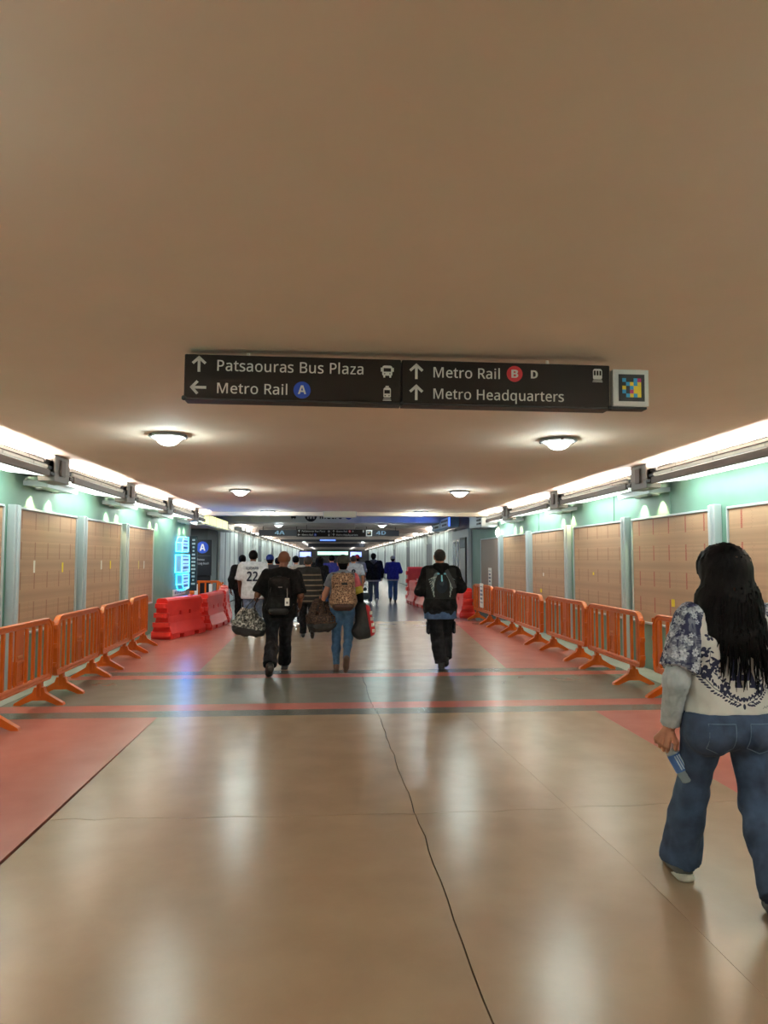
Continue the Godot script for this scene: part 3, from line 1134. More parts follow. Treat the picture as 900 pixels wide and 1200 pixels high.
var lamp0: Node3D
func dome_lamp(at: Vector3, label: String, group := "") -> void:
	if lamp0 == null:
		lamp0 = thing("ceiling_light", label, "light", at, 0, group)
		var r := stool()
		lathe(r, [Vector2(0.1, 0.0), Vector2(0.19, -0.004), Vector2(0.2, -0.022), Vector2(0.185, -0.034), Vector2(0.165, -0.03), Vector2(0.15, -0.018)], 28)
		obj("trim_ring", done(r), M.steel, lamp0)
		for k in 3:
			var c := stool()
			var a := TAU * k / 3.0 + 0.3
			box(c, V(cos(a) * 0.19, -0.026, sin(a) * 0.19), V(0.035, 0.022, 0.03), 0.005, Basis(Vector3.UP, -a))
			obj("clip", done(c), M.bronze, lamp0)
		var d := stool()
		lathe(d, [Vector2(0.168, -0.02), Vector2(0.155, -0.035), Vector2(0.12, -0.06), Vector2(0.1, -0.085), Vector2(0.07, -0.105), Vector2(0.035, -0.116), Vector2(0.0, -0.12)], 28)
		obj("glass_dome", done(d), M.dome_glow, lamp0)
		omni(lamp0, V(0, -0.06, 0), Color(0.93, 1.0, 0.98), E_DOME, 0.09)
	else:
		var o := dup(lamp0, at, 0.3 * at.x, label)
		o.set_meta("group", group)

# ------------------------------------------------------------------ barriers
func make_barrier(L: float) -> Node3D:
	var t := thing("crowd_barrier", "", "barrier", V(0, -50, 0), 0, "orange plastic crowd barriers")
	var H := 0.95
	var yb := 0.25
	var h := H - yb
	var st := stool()
	var off := V(0, (H + yb) / 2, 0)
	var o1 := round_rect(L - 0.04, h, 0.17, 0.07)
	var o2 := round_rect(L - 0.18, h - 0.13, 0.12, 0.03)
	ring(st, o1, o2, -0.022, 0.022, off)
	obj("frame", done(st), M.rail, t)
	var rg := stool()
	ring(rg, round_rect(L - 0.035, h + 0.005, 0.172, 0.072), round_rect(L - 0.075, h - 0.04, 0.155, 0.055), -0.034, 0.034, off)
	obj("rim", done(rg), M.rail, t)
	for g in [-1.0, 1.0]:
		for k in 4:
			var wide := 0.085 if k == 0 else 0.05
			var x: float = g * (0.19 + k * (L / 2 - 0.3) / 3.6) if k > 0 else g * (L / 2 - 0.15)
			if k > 0:
				x = g * (0.2 + (k - 1) * (L / 2 - 0.42) / 2.6)
			var s := stool()
			box(s, V(x, (H + yb) / 2, 0), V(wide, h - 0.12, 0.034), 0.01)
			obj("picket", done(s), M.rail, t)
		var ft := stool()
		var fx: float = g * L * 0.335
		box(ft, V(fx, 0.2, 0), V(0.085, 0.2, 0.05), 0.008)
		prism(ft, PackedVector2Array([Vector2(-0.27, 0.0), Vector2(-0.2, 0.0), Vector2(-0.07, 0.055), Vector2(0.07, 0.055), Vector2(0.2, 0.0), Vector2(0.27, 0.0), Vector2(0.26, 0.025), Vector2(0.07, 0.14), Vector2(0.05, 0.2), Vector2(-0.05, 0.2), Vector2(-0.07, 0.14), Vector2(-0.26, 0.025)]), V(fx - 0.035, 0, 0), V(0, 0, 1), V(0, 1, 0), V(0.07, 0, 0))
		obj("foot", done(ft), M.rail, t)
		var hg := stool()
		for k in 3:
			rod(hg, V(g * (L / 2 - 0.005), 0.36 + 0.22 * k + (0.05 if g > 0 else 0.0), 0), V(g * (L / 2 - 0.005), 0.41 + 0.22 * k + (0.05 if g > 0 else 0.0), 0), 0.032, 0.032, 10)
		box(hg, V(g * (L / 2 - 0.03), 0.6, 0), V(0.03, 0.5, 0.03), 0.006)
		obj("hinge", done(hg), M.rail, t)
	var cp := stool()
	box(cp, V(0, (H + yb) / 2, 0), V(0.21, h - 0.12, 0.02), 0.004)
	var co := obj("centre_panel", done(cp), M.rail, t)
	for sg in [-1.0, 1.0]:
		var pn := stool()
		ring(pn, round_rect(0.2, 0.24, 0.01, 0.01, 1), round_rect(0.15, 0.19, 0.01, 0.01, 1), sg * 0.018 - 0.005, sg * 0.018 + 0.005, V(0, 0.45, 0))
		obj("moulding", done(pn), M.rail, co)
		var hn := stool()
		box(hn, V(0, 0.61, sg * 0.014), V(0.13, 0.028, 0.012), 0.005)
		obj("handle", done(hn), mat(rgb(206, 120, 60), 0.4), co)
	return t

func make_barricade(L: float, H: float) -> Node3D:
	var t := thing("water_barricade", "", "barricade", V(0, -50, 0), 0, "red plastic water barricades")
	var c := CSGCombiner3D.new()
	c.name = "body"
	t.add_child(c, true)
	var p := CSGPolygon3D.new()
	p.name = "profile"
	var half := [Vector2(0.22, 0.0), Vector2(0.23, 0.03), Vector2(0.225, 0.11), Vector2(0.2, 0.17), Vector2(0.145, 0.32), Vector2(0.12, 0.46), Vector2(0.125, H - 0.05), Vector2(0.1, H - 0.01), Vector2(0.08, H)]
	var poly := PackedVector2Array()
	for q in half:
		poly.append(q)
	for i in half.size():
		poly.append(Vector2(-half[half.size() - 1 - i].x, half[half.size() - 1 - i].y))
	p.polygon = poly
	p.depth = L
	p.rotation.y = PI / 2
	p.position = V(L / 2, 0, 0)
	p.material = M.red
	c.add_child(p, true)
	for x in [-L * 0.22, L * 0.22]:
		for q in [[V(x, 0.03, 0), V(0.2, 0.11, 0.8)], [V(x * 0.62, 0.5, 0), V(0.085, 0.085, 0.8)]]:
			var b := CSGBox3D.new()
			b.name = "cut_out"
			b.operation = CSGShape3D.OPERATION_SUBTRACTION
			b.size = q[1]
			b.position = q[0]
			b.material = M.red
			c.add_child(b, true)
	for g in [-1.0, 1.0]:
		for k in 4:
			var s := stool()
			var w := 0.2 - 0.025 * k
			prism(s, round_rect(0.2, w * 2.0, 0.07, 0.07, 4), V(g * (L / 2 + 0.01), 0.06 + k * 0.19, 0), V(1, 0, 0), V(0, 0, 1), V(0, 0.09, 0))
			obj("lug", done(s), M.red, t)
	var cp := stool()
	lathe(cp, [Vector2(0.0, 0.025), Vector2(0.05, 0.02), Vector2(0.06, 0.0)], 14, V(L * 0.3, H, 0))
	obj("filler_cap", done(cp), M.red, t)
	return t

# ------------------------------------------------------------------ signs
func arrow(parent: Node, c: Vector2, s: float, ang: float, z: float) -> void:
	var st := stool()
	var rot := Basis(Vector3(0, 0, 1), ang)
	var o := V(c.x, c.y, z)
	for q in [[Vector2(0, 0), Vector2(0.018, 0.088)], ]:
		box(st, o + rot * V(0, -0.004, 0), V(0.016, 0.084, 0.004) * V(s, s, 1), 0, rot)
	for g in [-1.0, 1.0]:
		box(st, o + rot * (V(g * 0.017, 0.026, 0) * s), V(0.016, 0.058, 0.004) * V(s, s, 1), 0, rot * Basis(Vector3(0, 0, 1), g * 0.82))
	obj("arrow", done(st), M.letter, parent)

func disc(parent: Node, c: Vector2, r: float, z: float, m: Material, called := "route_disc", label := "") -> Node3D:
	var st := stool()
	var poly := PackedVector2Array()
	for i in 32:
		poly.append(Vector2(cos(TAU * i / 32), sin(TAU * i / 32)) * r)
	prism(st, poly, V(c.x, c.y, z), V(1, 0, 0), V(0, 1, 0), V(0, 0, 0.004))
	var o := obj(called, done(st), m, parent)
	if label != "":
		o.set_meta("label", label)
	return o

func vehicle_icon(parent: Node, c: Vector2, s: float, z: float, kind: int) -> void:
	# 0 bus, 1 tram, 2 train, all seen from the front
	var st := stool()
	var w := 0.062 * s
	var h := 0.062 * s
	if kind == 1:
		w = 0.046 * s
		h = 0.062 * s
	if kind == 2:
		w = 0.058 * s
		h = 0.066 * s
	prism(st, round_rect(w, h, 0.014 * s, 0.008 * s, 4), V(c.x, c.y + 0.006 * s, z), V(1, 0, 0), V(0, 1, 0), V(0, 0, 0.003))
	if kind == 0:
		box(st, V(c.x - w * 0.58, c.y + 0.012 * s, z + 0.0015), V(0.008, 0.024, 0.003) * V(s, s, 1))
		box(st, V(c.x + w * 0.58, c.y + 0.012 * s, z + 0.0015), V(0.008, 0.024, 0.003) * V(s, s, 1))
		box(st, V(c.x - w * 0.3, c.y - 0.031 * s, z + 0.0015), V(0.011, 0.012, 0.003) * V(s, s, 1))
		box(st, V(c.x + w * 0.3, c.y - 0.031 * s, z + 0.0015), V(0.011, 0.012, 0.003) * V(s, s, 1))
	else:
		for k in 2:
			box(st, V(c.x, c.y - (0.034 + 0.009 * k) * s, z + 0.0015), V(w / s + 0.006 * k, 0.004, 0.003) * V(s, s, 1))
		if kind == 1:
			box(st, V(c.x, c.y + 0.043 * s, z + 0.0015), V(0.02, 0.008, 0.003) * V(s, s, 1))
	var o := obj("vehicle_symbol", done(st), M.letter, parent)
	var d := stool()
	if kind == 2:
		for k in 3:
			box(d, V(c.x + (k - 1) * 0.018 * s, c.y + 0.012 * s, z + 0.0035), V(0.012, 0.03, 0.001) * V(s, s, 1))
	else:
		box(d, V(c.x, c.y + 0.01 * s, z + 0.0035), V((w / s) * 0.74, 0.022, 0.001) * V(s, s, 1))
		box(d, V(c.x - w * 0.26, c.y - 0.014 * s, z + 0.0035), V(0.007, 0.007, 0.001) * V(s, s, 1))
		box(d, V(c.x + w * 0.26, c.y - 0.014 * s, z + 0.0035), V(0.007, 0.007, 0.001) * V(s, s, 1))
	obj("windscreen", done(d), M.sign, o)

func direction_sign(at: Vector3, label: String, near: bool) -> Node3D:
	# origin at the middle of the top edge of the two dark panels; 2.65 m wide
	var t := thing("direction_sign", label, "sign", at)
	var hh := 0.272
	for k in 2:
		var st := stool()
		box(st, V(-0.6625 + 1.325 * k, -hh / 2, -0.06), V(1.32, hh, 0.12), 0.005)
		var pn := obj("sign_panel", done(st), M.sign, t)
		var l := stool()
		box(l, V(-0.6625 + 1.325 * k, -hh - 0.004, -0.055), V(1.32, 0.012, 0.125), 0.003)
		obj("lower_rail", done(l), M.dark, pn)
	for x in [-1.32, 0.0, 1.32]:
		var c := stool()
		box(c, V(x, -hh + 0.0, 0.004), V(0.026, 0.028, 0.02), 0.006)
		obj("corner_clip", done(c), M.black, t)
	var r := stool()
	var up := (CH if near else 2.94) - at.y
	for x in [-0.95, 0.95]:
		rod(r, V(x, -0.02, -0.1), V(x, up, -0.1), 0.011, 0.011, 8)
	obj("hanger", done(r), M.ceil if near else M.bronze, t)
	var z := 0.0015
	var x0 := -0.43   # image measurements were taken with the left end at -0.9
	# left half
	arrow(t, Vector2(-0.805 + x0, -0.063), 1.0, 0, z)
	arrow(t, Vector2(-0.805 + x0, -0.205), 1.0, PI / 2, z)
	letters("Patsaouras Bus Plaza", -0.695 + x0, 0.194 + x0, -0.1, 0.066, z, 0.004, M.letter, t, false)
	letters("Metro Rail", -0.693 + x0, -0.27 + x0, -0.238, 0.063, z, 0.004, M.letter, t, false)
	disc(t, Vector2(-0.18 + x0, -0.207), 0.052, z, M.signblue, "route_disc", "blue disc with a white letter A")
	letters("A", -0.205 + x0, -0.155 + x0, -0.232, 0.052, z + 0.004, 0.003, M.letter, t)
	vehicle_icon(t, Vector2(0.342 + x0, -0.078), 1.0, z, 0)
	vehicle_icon(t, Vector2(0.342 + x0, -0.215), 1.0, z, 1)
	# right half
	arrow(t, Vector2(0.523 + x0, -0.073), 1.0, 0, z)
	arrow(t, Vector2(0.523 + x0, -0.205), 1.0, 0, z)
	letters("Metro Rail", 0.63 + x0, 1.047 + x0, -0.106, 0.064, z, 0.004, M.letter, t, false)
	disc(t, Vector2(1.141 + x0, -0.071), 0.05, z, M.signred, "route_disc", "red disc with a white letter B")
	letters("B", 1.12 + x0, 1.163 + x0, -0.096, 0.05, z + 0.004, 0.003, M.letter, t)
	letters("D", 1.245 + x0, 1.288 + x0, -0.096, 0.05, z, 0.004, M.letter, t)
	vehicle_icon(t, Vector2(1.672 + x0, -0.064), 1.0, z, 2)
	letters("Metro Headquarters", 0.63 + x0, 1.454 + x0, -0.24, 0.063, z, 0.004, M.letter, t, false)
	# colour-marker panel at the right end
	var cp := stool()
	box(cp, V(1.46, -hh / 2 - 0.004, -0.03), V(0.232, 0.236, 0.06), 0.004)
	var mk := obj("marker_panel", done(cp), M.off, t)
	var bk := stool()
	box(bk, V(1.463, -hh / 2 - 0.004, 0.001), V(0.168, 0.172, 0.004))
	box(bk, V(1.45, -hh / 2 - 0.13, -0.05), V(0.23, 0.014, 0.08))
	obj("black_field", done(bk), M.black, mk)
	var cols := {"c": mat(rgb(40, 150, 200), 0.5), "y": mat(rgb(235, 205, 40), 0.5), "m": mat(rgb(190, 40, 110), 0.5)}
	var rows := ["c..cm", ".cycy", "y.cyy", "c.myy", ".cycy"] if near else ["cm.c", "yc.y", "cym."]
	for ch in cols:
		var sq := boxm(V(0.024, 0.024, 0.002))
		for j in rows.size():
			for i in rows[j].length():
				if rows[j][i] == ch:
					obj("colour_tile", sq, cols[ch], mk, V(1.463 + (i - 2) * 0.0245, -hh / 2 - 0.004 - (j - 2) * 0.0245, 0.0035))
	return t

# ------------------------------------------------------------------ setting
func slab(poly: Array, m: Material, parent: Node, called := "slab") -> void:
	var p := PackedVector2Array()
	for q in poly:
		p.append(q)
	var st := stool()
	prism(st, p, V(0, 0, 0), V(1, 0, 0), V(0, 0, 1), V(0, -0.02, 0))
	obj(called, done(st), m, parent)

# points of an edge that wanders a little
func wander(a: Vector2, b: Vector2, n: int, amp: float, seed_no: int) -> Array:
	var r := RandomNumberGenerator.new()
	r.seed = seed_no
	var out := [a]
	var nrm := (b - a).orthogonal().normalized()
	for i in range(1, n):
		out.append(a.lerp(b, float(i) / n) + nrm * r.randf_range(-amp, amp))
	out.append(b)
	return out

func shifted(pts: Array, d: Vector2) -> Array:
	var o := []
	for p in pts:
		o.append(p + d)
	return o

func rev(pts: Array) -> Array:
	var o := pts.duplicate()
	o.reverse()
	return o

func build_shell() -> void:
	var xm := (XL + XR) / 2
	var w := XR - XL
	var fl := struct("floor", boxm(V(w + 0.8, 0.3, ZB - ZF + 1.0)), M.floor_base, V(xm, -0.02 - 0.15, (ZB + ZF) / 2))
	var at := Node3D.new()
	at.name = "paving"
	at.position = V(-xm, 0.17, -(ZB + ZF) / 2)
	fl.add_child(at, true)
	var g := 0.0035
	# zone A: the near field
	var za := -7.85
	var crack := wander(Vector2(0.6, ZB), Vector2(0.6, -1.5), 20, 0.006, 5) + wander(Vector2(0.575, -2.6), Vector2(0.5, za), 26, 0.008, 6)
	var fine := wander(Vector2(1.75, ZB), Vector2(1.6, -4.0), 18, 0.006, 7) + wander(Vector2(1.56, -4.7), Vector2(1.4, za), 12, 0.006, 8)
	var cj := -4.85
	var pl := -1.74
	var pr := 2.82
	slab([Vector2(-3.62, ZB), Vector2(pl - 0.001, ZB), Vector2(pl - 0.03, za), Vector2(-3.62, za)], M.pink, at)
	slab([Vector2(pr + 0.001, ZB), Vector2(4.3, ZB), Vector2(4.3, za), Vector2(pr + 0.001, za)], M.pink, at)
	# tan slabs: left of the crack, between crack and fine joint, right of it; each cut again at the cross joint
	var cross_l := wander(Vector2(pl, cj), Vector2(0.54, cj + 0.06), 16, 0.02, 9)
	var cross_r := wander(Vector2(0.54, cj + 0.06), Vector2(pr, cj - 0.05), 18, 0.015, 10)
	var near_c := []
	var far_c := []
	for p in crack:
		if p.y > cj + 0.06:
			near_c.append(p)
		else:
			far_c.append(p)
	var cross_p := Vector2(0.54, cj + 0.06)
	var near_f := []
	var far_f := []
	for p in fine:
		if p.y > cj:
			near_f.append(p)
		else:
			far_f.append(p)
	var cr1 := []
	var cr2 := []
	for p in cross_r:
		if p.x < 1.5:
			cr1.append(p)
		elif p.x > 1.61:
			cr2.append(p)
	var fj := Vector2(1.555, cj)
	slab([Vector2(pl, ZB)] + shifted(near_c, Vector2(-g, 0)) + rev(shifted(cross_l, Vector2(0, 0.003))), M.tan, at)
	slab(shifted(cross_l, Vector2(0, -0.003)) + shifted(far_c, Vector2(-g, 0)) + [Vector2(pl - 0.029, za)], M.tan, at)
	slab(shifted(near_f, Vector2(-0.0008, 0)) + [fj + Vector2(-0.0008, 0.001)] + rev(shifted(cr1, Vector2(g, 0.002))) + rev(shifted(near_c, Vector2(g, 0))), M.tan, at)
	slab(shifted(cr1, Vector2(g, -0.002)) + [fj + Vector2(-0.0008, -0.001)] + shifted(far_f, Vector2(-0.0008, 0)) + rev(shifted(far_c, Vector2(g, 0))), M.tan, at)
	slab(shifted(near_f, Vector2(0.0008, 0)) + [fj + Vector2(0.0008, 0.001)] + shifted(cr2, Vector2(0, 0.002)) + [Vector2(pr, ZB)], M.tan, at)
	slab([fj + Vector2(0.0008, -0.001)] + shifted(cr2, Vector2(0, -0.002)) + [Vector2(pr, za)] + rev(shifted(far_f, Vector2(0.0008, 0))), M.tan, at)
	# zone B: cross bands, cut by the crack as far as it runs
	var zs := [[-7.85, -8.15, M.dgrey], [-8.15, -8.5, M.pink], [-8.5, -10.3, M.grey], [-10.3, -10.62, M.pink], [-10.62, -10.95, M.dgrey]]
	var k := 0
	for q in zs:
		var c := wander(Vector2(0.5 - 0.02 * k, q[0]), Vector2(0.48 - 0.02 * k, q[1]), 5, 0.012, 20 + k)
		var cg := g if k < 3 else 0.0012
		slab([Vector2(-3.62, q[0])] + shifted(c, Vector2(-cg, 0)) + [Vector2(-3.62, q[1])], q[2], at, "band")
		slab([Vector2(4.3, q[1])] + rev(shifted(c, Vector2(cg, 0))) + [Vector2(4.3, q[0])], q[2], at, "band")
		k += 1
	# zone C and beyond
	slab([Vector2(-3.62, -10.95), Vector2(-1.9, -10.95), Vector2(-2.08, -19.3), Vector2(-3.62, -19.3)], M.pink, at)
	slab([Vector2(-1.9, -10.95), Vector2(2.6, -10.95), Vector2(3.2, -19.3), Vector2(-2.08, -19.3)], M.tan, at)
	slab([Vector2(2.6, -10.95), Vector2(4.3, -10.95), Vector2(4.3, -19.3), Vector2(3.2, -19.3)], M.pink, at)
	slab([Vector2(XL - 0.2, ZB), Vector2(-3.623, ZB), Vector2(-3.623, -19.3), Vector2(XL - 0.2, -19.3)], M.pale, at)
	slab([Vector2(4.303, ZB), Vector2(XR + 0.2, ZB), Vector2(XR + 0.2, -19.3), Vector2(4.303, -19.3)], M.pale, at)
	var z := -19.3
	while z > ZF:
		slab([Vector2(XL - 0.2, z), Vector2(0.4, z), Vector2(0.4, z - 5.99), Vector2(XL - 0.2, z - 5.99)], M.far, at)
		slab([Vector2(0.403, z), Vector2(XR + 0.2, z), Vector2(XR + 0.2, z - 5.99), Vector2(0.403, z - 5.99)], M.far, at)
		z -= 6.0
	# walls
	var lm := ZB - (-25.9)
	struct("wall_left", boxm(V(0.3, 3.7, ZB + 20.9)), M.wall, V(XL - 0.15, 1.83, (ZB - 20.9) / 2))
	var wr := struct("wall_right", boxm(V(0.3, 3.7, ZB + 24.4)), M.wall, V(XR + 0.15, 1.83, (ZB - 24.4) / 2))
	struct("wall_back", boxm(V(w + 0.6, 3.7, 0.3)), M.white_wall, V(xm, 1.83, ZB + 0.15))
	struct("wall_far", boxm(V(w + 0.6, 3.7, 0.3)), mat(rgb(60, 62, 66), 0.7), V(xm, 1.83, ZF - 0.15))
	var wl2 := struct("wall_left_far", boxm(V(0.3, 3.7, -25.6 - ZF)), mat(rgb(132, 140, 140), 0.6), V(XL - 0.15, 1.83, (-25.6 + ZF) / 2))
	var wr2 := struct("wall_right_far", boxm(V(0.3, 3.7, -24.4 - ZF)), mat(rgb(132, 140, 140), 0.6), V(XR + 0.15, 1.83, (-24.4 + ZF) / 2))
	# niche on the left: an opening with a steel lining
	var niche := stool()
	box(niche, V(XL - 2.4, 1.83, -23.25), V(0.3, 3.7, 5.3))
	box(niche, V(XL - 1.2, 1.83, -20.75), V(2.4, 3.7, 0.3))
	box(niche, V(XL - 1.2, 1.83, -25.75), V(2.4, 3.7, 0.3))
	struct("wall_niche", done(niche), mat(rgb(112, 118, 120), 0.5), Vector3.ZERO)
	var nf := stool()
	box(nf, V(XL - 1.2, -0.01, -23.25), V(2.4, 0.02, 5.0))
	struct("floor_niche", done(nf), M.far)
	var nc := stool()
	box(nc, V(XL - 1.2, 2.75, -23.25), V(2.5, 0.2, 5.0))
	struct("ceiling_niche", done(nc), M.plain_ceil)
	# joint lines on the mint wall above the panels: slim cover strips
	for zz in [-9.95, -12.0, -14.2, -16.5]:
		obj("cover_strip", boxm(V(0.012, 0.44, 0.03)), M.wall, wr, V(-0.156, 2.46 - 1.83, zz - (ZB - 24.4) / 2))
	# ceilings
	struct("ceiling", boxm(V(w + 0.6, 0.3, ZB - ZE)), M.ceil, V(xm, CH + 0.15, (ZB + ZE) / 2))
	struct("beam_downstand", boxm(V(w + 0.6, 0.92, 0.3), 0.008), M.ceil, V(xm, 2.8 + 0.46, ZE - 0.15))
	struct("ceiling_recess", boxm(V(w + 0.6, 0.2, 6.6)), M.plain_ceil, V(xm, 3.6, -23.8))
	var li := struct("beam_lintel", boxm(V(w + 0.6, 0.75, 0.5), 0.008), M.white_wall, V(xm, 2.95 + 0.375, -27.25))
	struct("ceiling_far", boxm(V(w + 0.6, 0.3, -27.5 - ZF)), M.plain_ceil, V(xm, 2.94 + 0.15, (-27.5 + ZF) / 2))
	z = -32.0
	while z > ZF:
		struct("beam", boxm(V(w, 0.22, 0.35), 0.01), M.beam, V(xm, 2.94 - 0.09, z))
		z -= 5.5
	# metro lettering on the lintel
	letters("Metro", -0.42 - xm, 0.4 - xm, -0.25, 0.27, 0.25, 0.01, M.black, li, true, "lettering", "large black word on the pale lintel")
	disc(li, Vector2(0.63 - xm, -0.125), 0.14, 0.25, M.signblue)
	letters("A", 0.56 - xm, 0.7 - xm, -0.21, 0.17, 0.254, 0.006, M.letter, li)
	disc(li, Vector2(-0.74 - xm, -0.135), 0.22, 0.25, M.black)
	letters("M", -0.87 - xm, -0.61 - xm, -0.25, 0.22, 0.254, 0.006, M.letter, li)
	vehicle_icon(li, Vector2(-1.37 - xm, -0.15), 3.0, 0.25, 0)
	for o in li.get_children():
		if String(o.name).begins_with("vehicle_symbol"):
			o.material_override = M.black
	# far walls: pale upright panels between darker openings
	for side in [-1, 1]:
		var x := XL if side < 0 else XR
		var parent: Node = wl2 if side < 0 else wr2
		var zc := (-25.6 + ZF) / 2 if side < 0 else (-24.4 + ZF) / 2
		z = -25.8 if side < 0 else -27.6
		var i := 0
		while z > ZF + 2.0:
			var opening := (i % 7 == 4 or i % 7 == 5) if side < 0 else (i % 8 == 5 or i % 8 == 6)
			var L := 1.2
			if opening:
				obj("dark_opening", boxm(V(0.06, 2.3, L - 0.02)), mat(rgb(74, 76, 84), 0.4), parent, V(-side * 0.17, 1.18 - 1.83, z - L / 2 - zc))
			else:
				obj("wall_panel", boxm(V(0.1, 2.72, L - 0.05), 0.02), M.white_wall, parent, V(-side * 0.2, 1.38 - 1.83, z - L / 2 - zc))
				obj("cover_strip", boxm(V(0.05, 2.72, 0.05), 0.01), M.steel, parent, V(-side * 0.24, 1.38 - 1.83, z - L - zc))
			z -= L
			i += 1

# ------------------------------------------------------------------ light levels
const E_UP := 34.0
const E_DOWN := 1.25
const E_SPOT := 0.45
const E_DOME := 0.7
const EXPOSURE := 1.95

func _ready() -> void:
	var cam := Camera3D.new()
	cam.name = "camera"
	cam.fov = rad_to_deg(2.0 * atan(600.0 / 867.0))
	cam.keep_aspect = Camera3D.KEEP_HEIGHT
	cam.position = V(0, 1.62, 0)
	cam.rotation_degrees = V(3.63, -4.082, 0)
	cam.near = 0.05
	cam.far = 300.0
	add_child(cam)
	cam.current = true
	var env := Environment.new()
	env.background_mode = Environment.BG_COLOR
	env.background_color = Color.BLACK
	env.tonemap_mode = Environment.TONE_MAPPER_LINEAR
	env.tonemap_exposure = EXPOSURE
	env.sdfgi_enabled = true
	env.ssao_enabled = true
	env.ssil_enabled = true
	var we := WorldEnvironment.new()
	we.name = "environment"
	we.environment = env
	add_child(we)
	make_materials()
	M.cove_glow = glow(Color(0.95, 1.0, 0.97), 1.1)
	M.tube_glow = glow(Color(1, 0.98, 0.96), 1.5)
	M.dome_glow = glow(Color(0.95, 1.0, 0.99), 3.0)
	M.spot_glow = glow(Color(1, 0.97, 0.85), 2.0)
	M.trough_glow = glow(Color(1.0, 1.0, 0.95), 1.6)
	M.face_glow = glow(Color(0.25, 0.7, 0.95), 0.55)
	M.cream_glow = glow(Color(0.95, 0.95, 0.6), 0.75)
	M.blue_glow = glow(Color(0.1, 0.4, 1.0), 1.0)
	M.green_glow = glow(Color(0.6, 0.9, 0.75), 1.0)
	M.cyan_glow = glow(Color(0.1, 0.75, 1.0), 2.2)
	build_shell()
	build_lights()
	build_walls()
	build_barriers()
	build_signs()
	build_people()

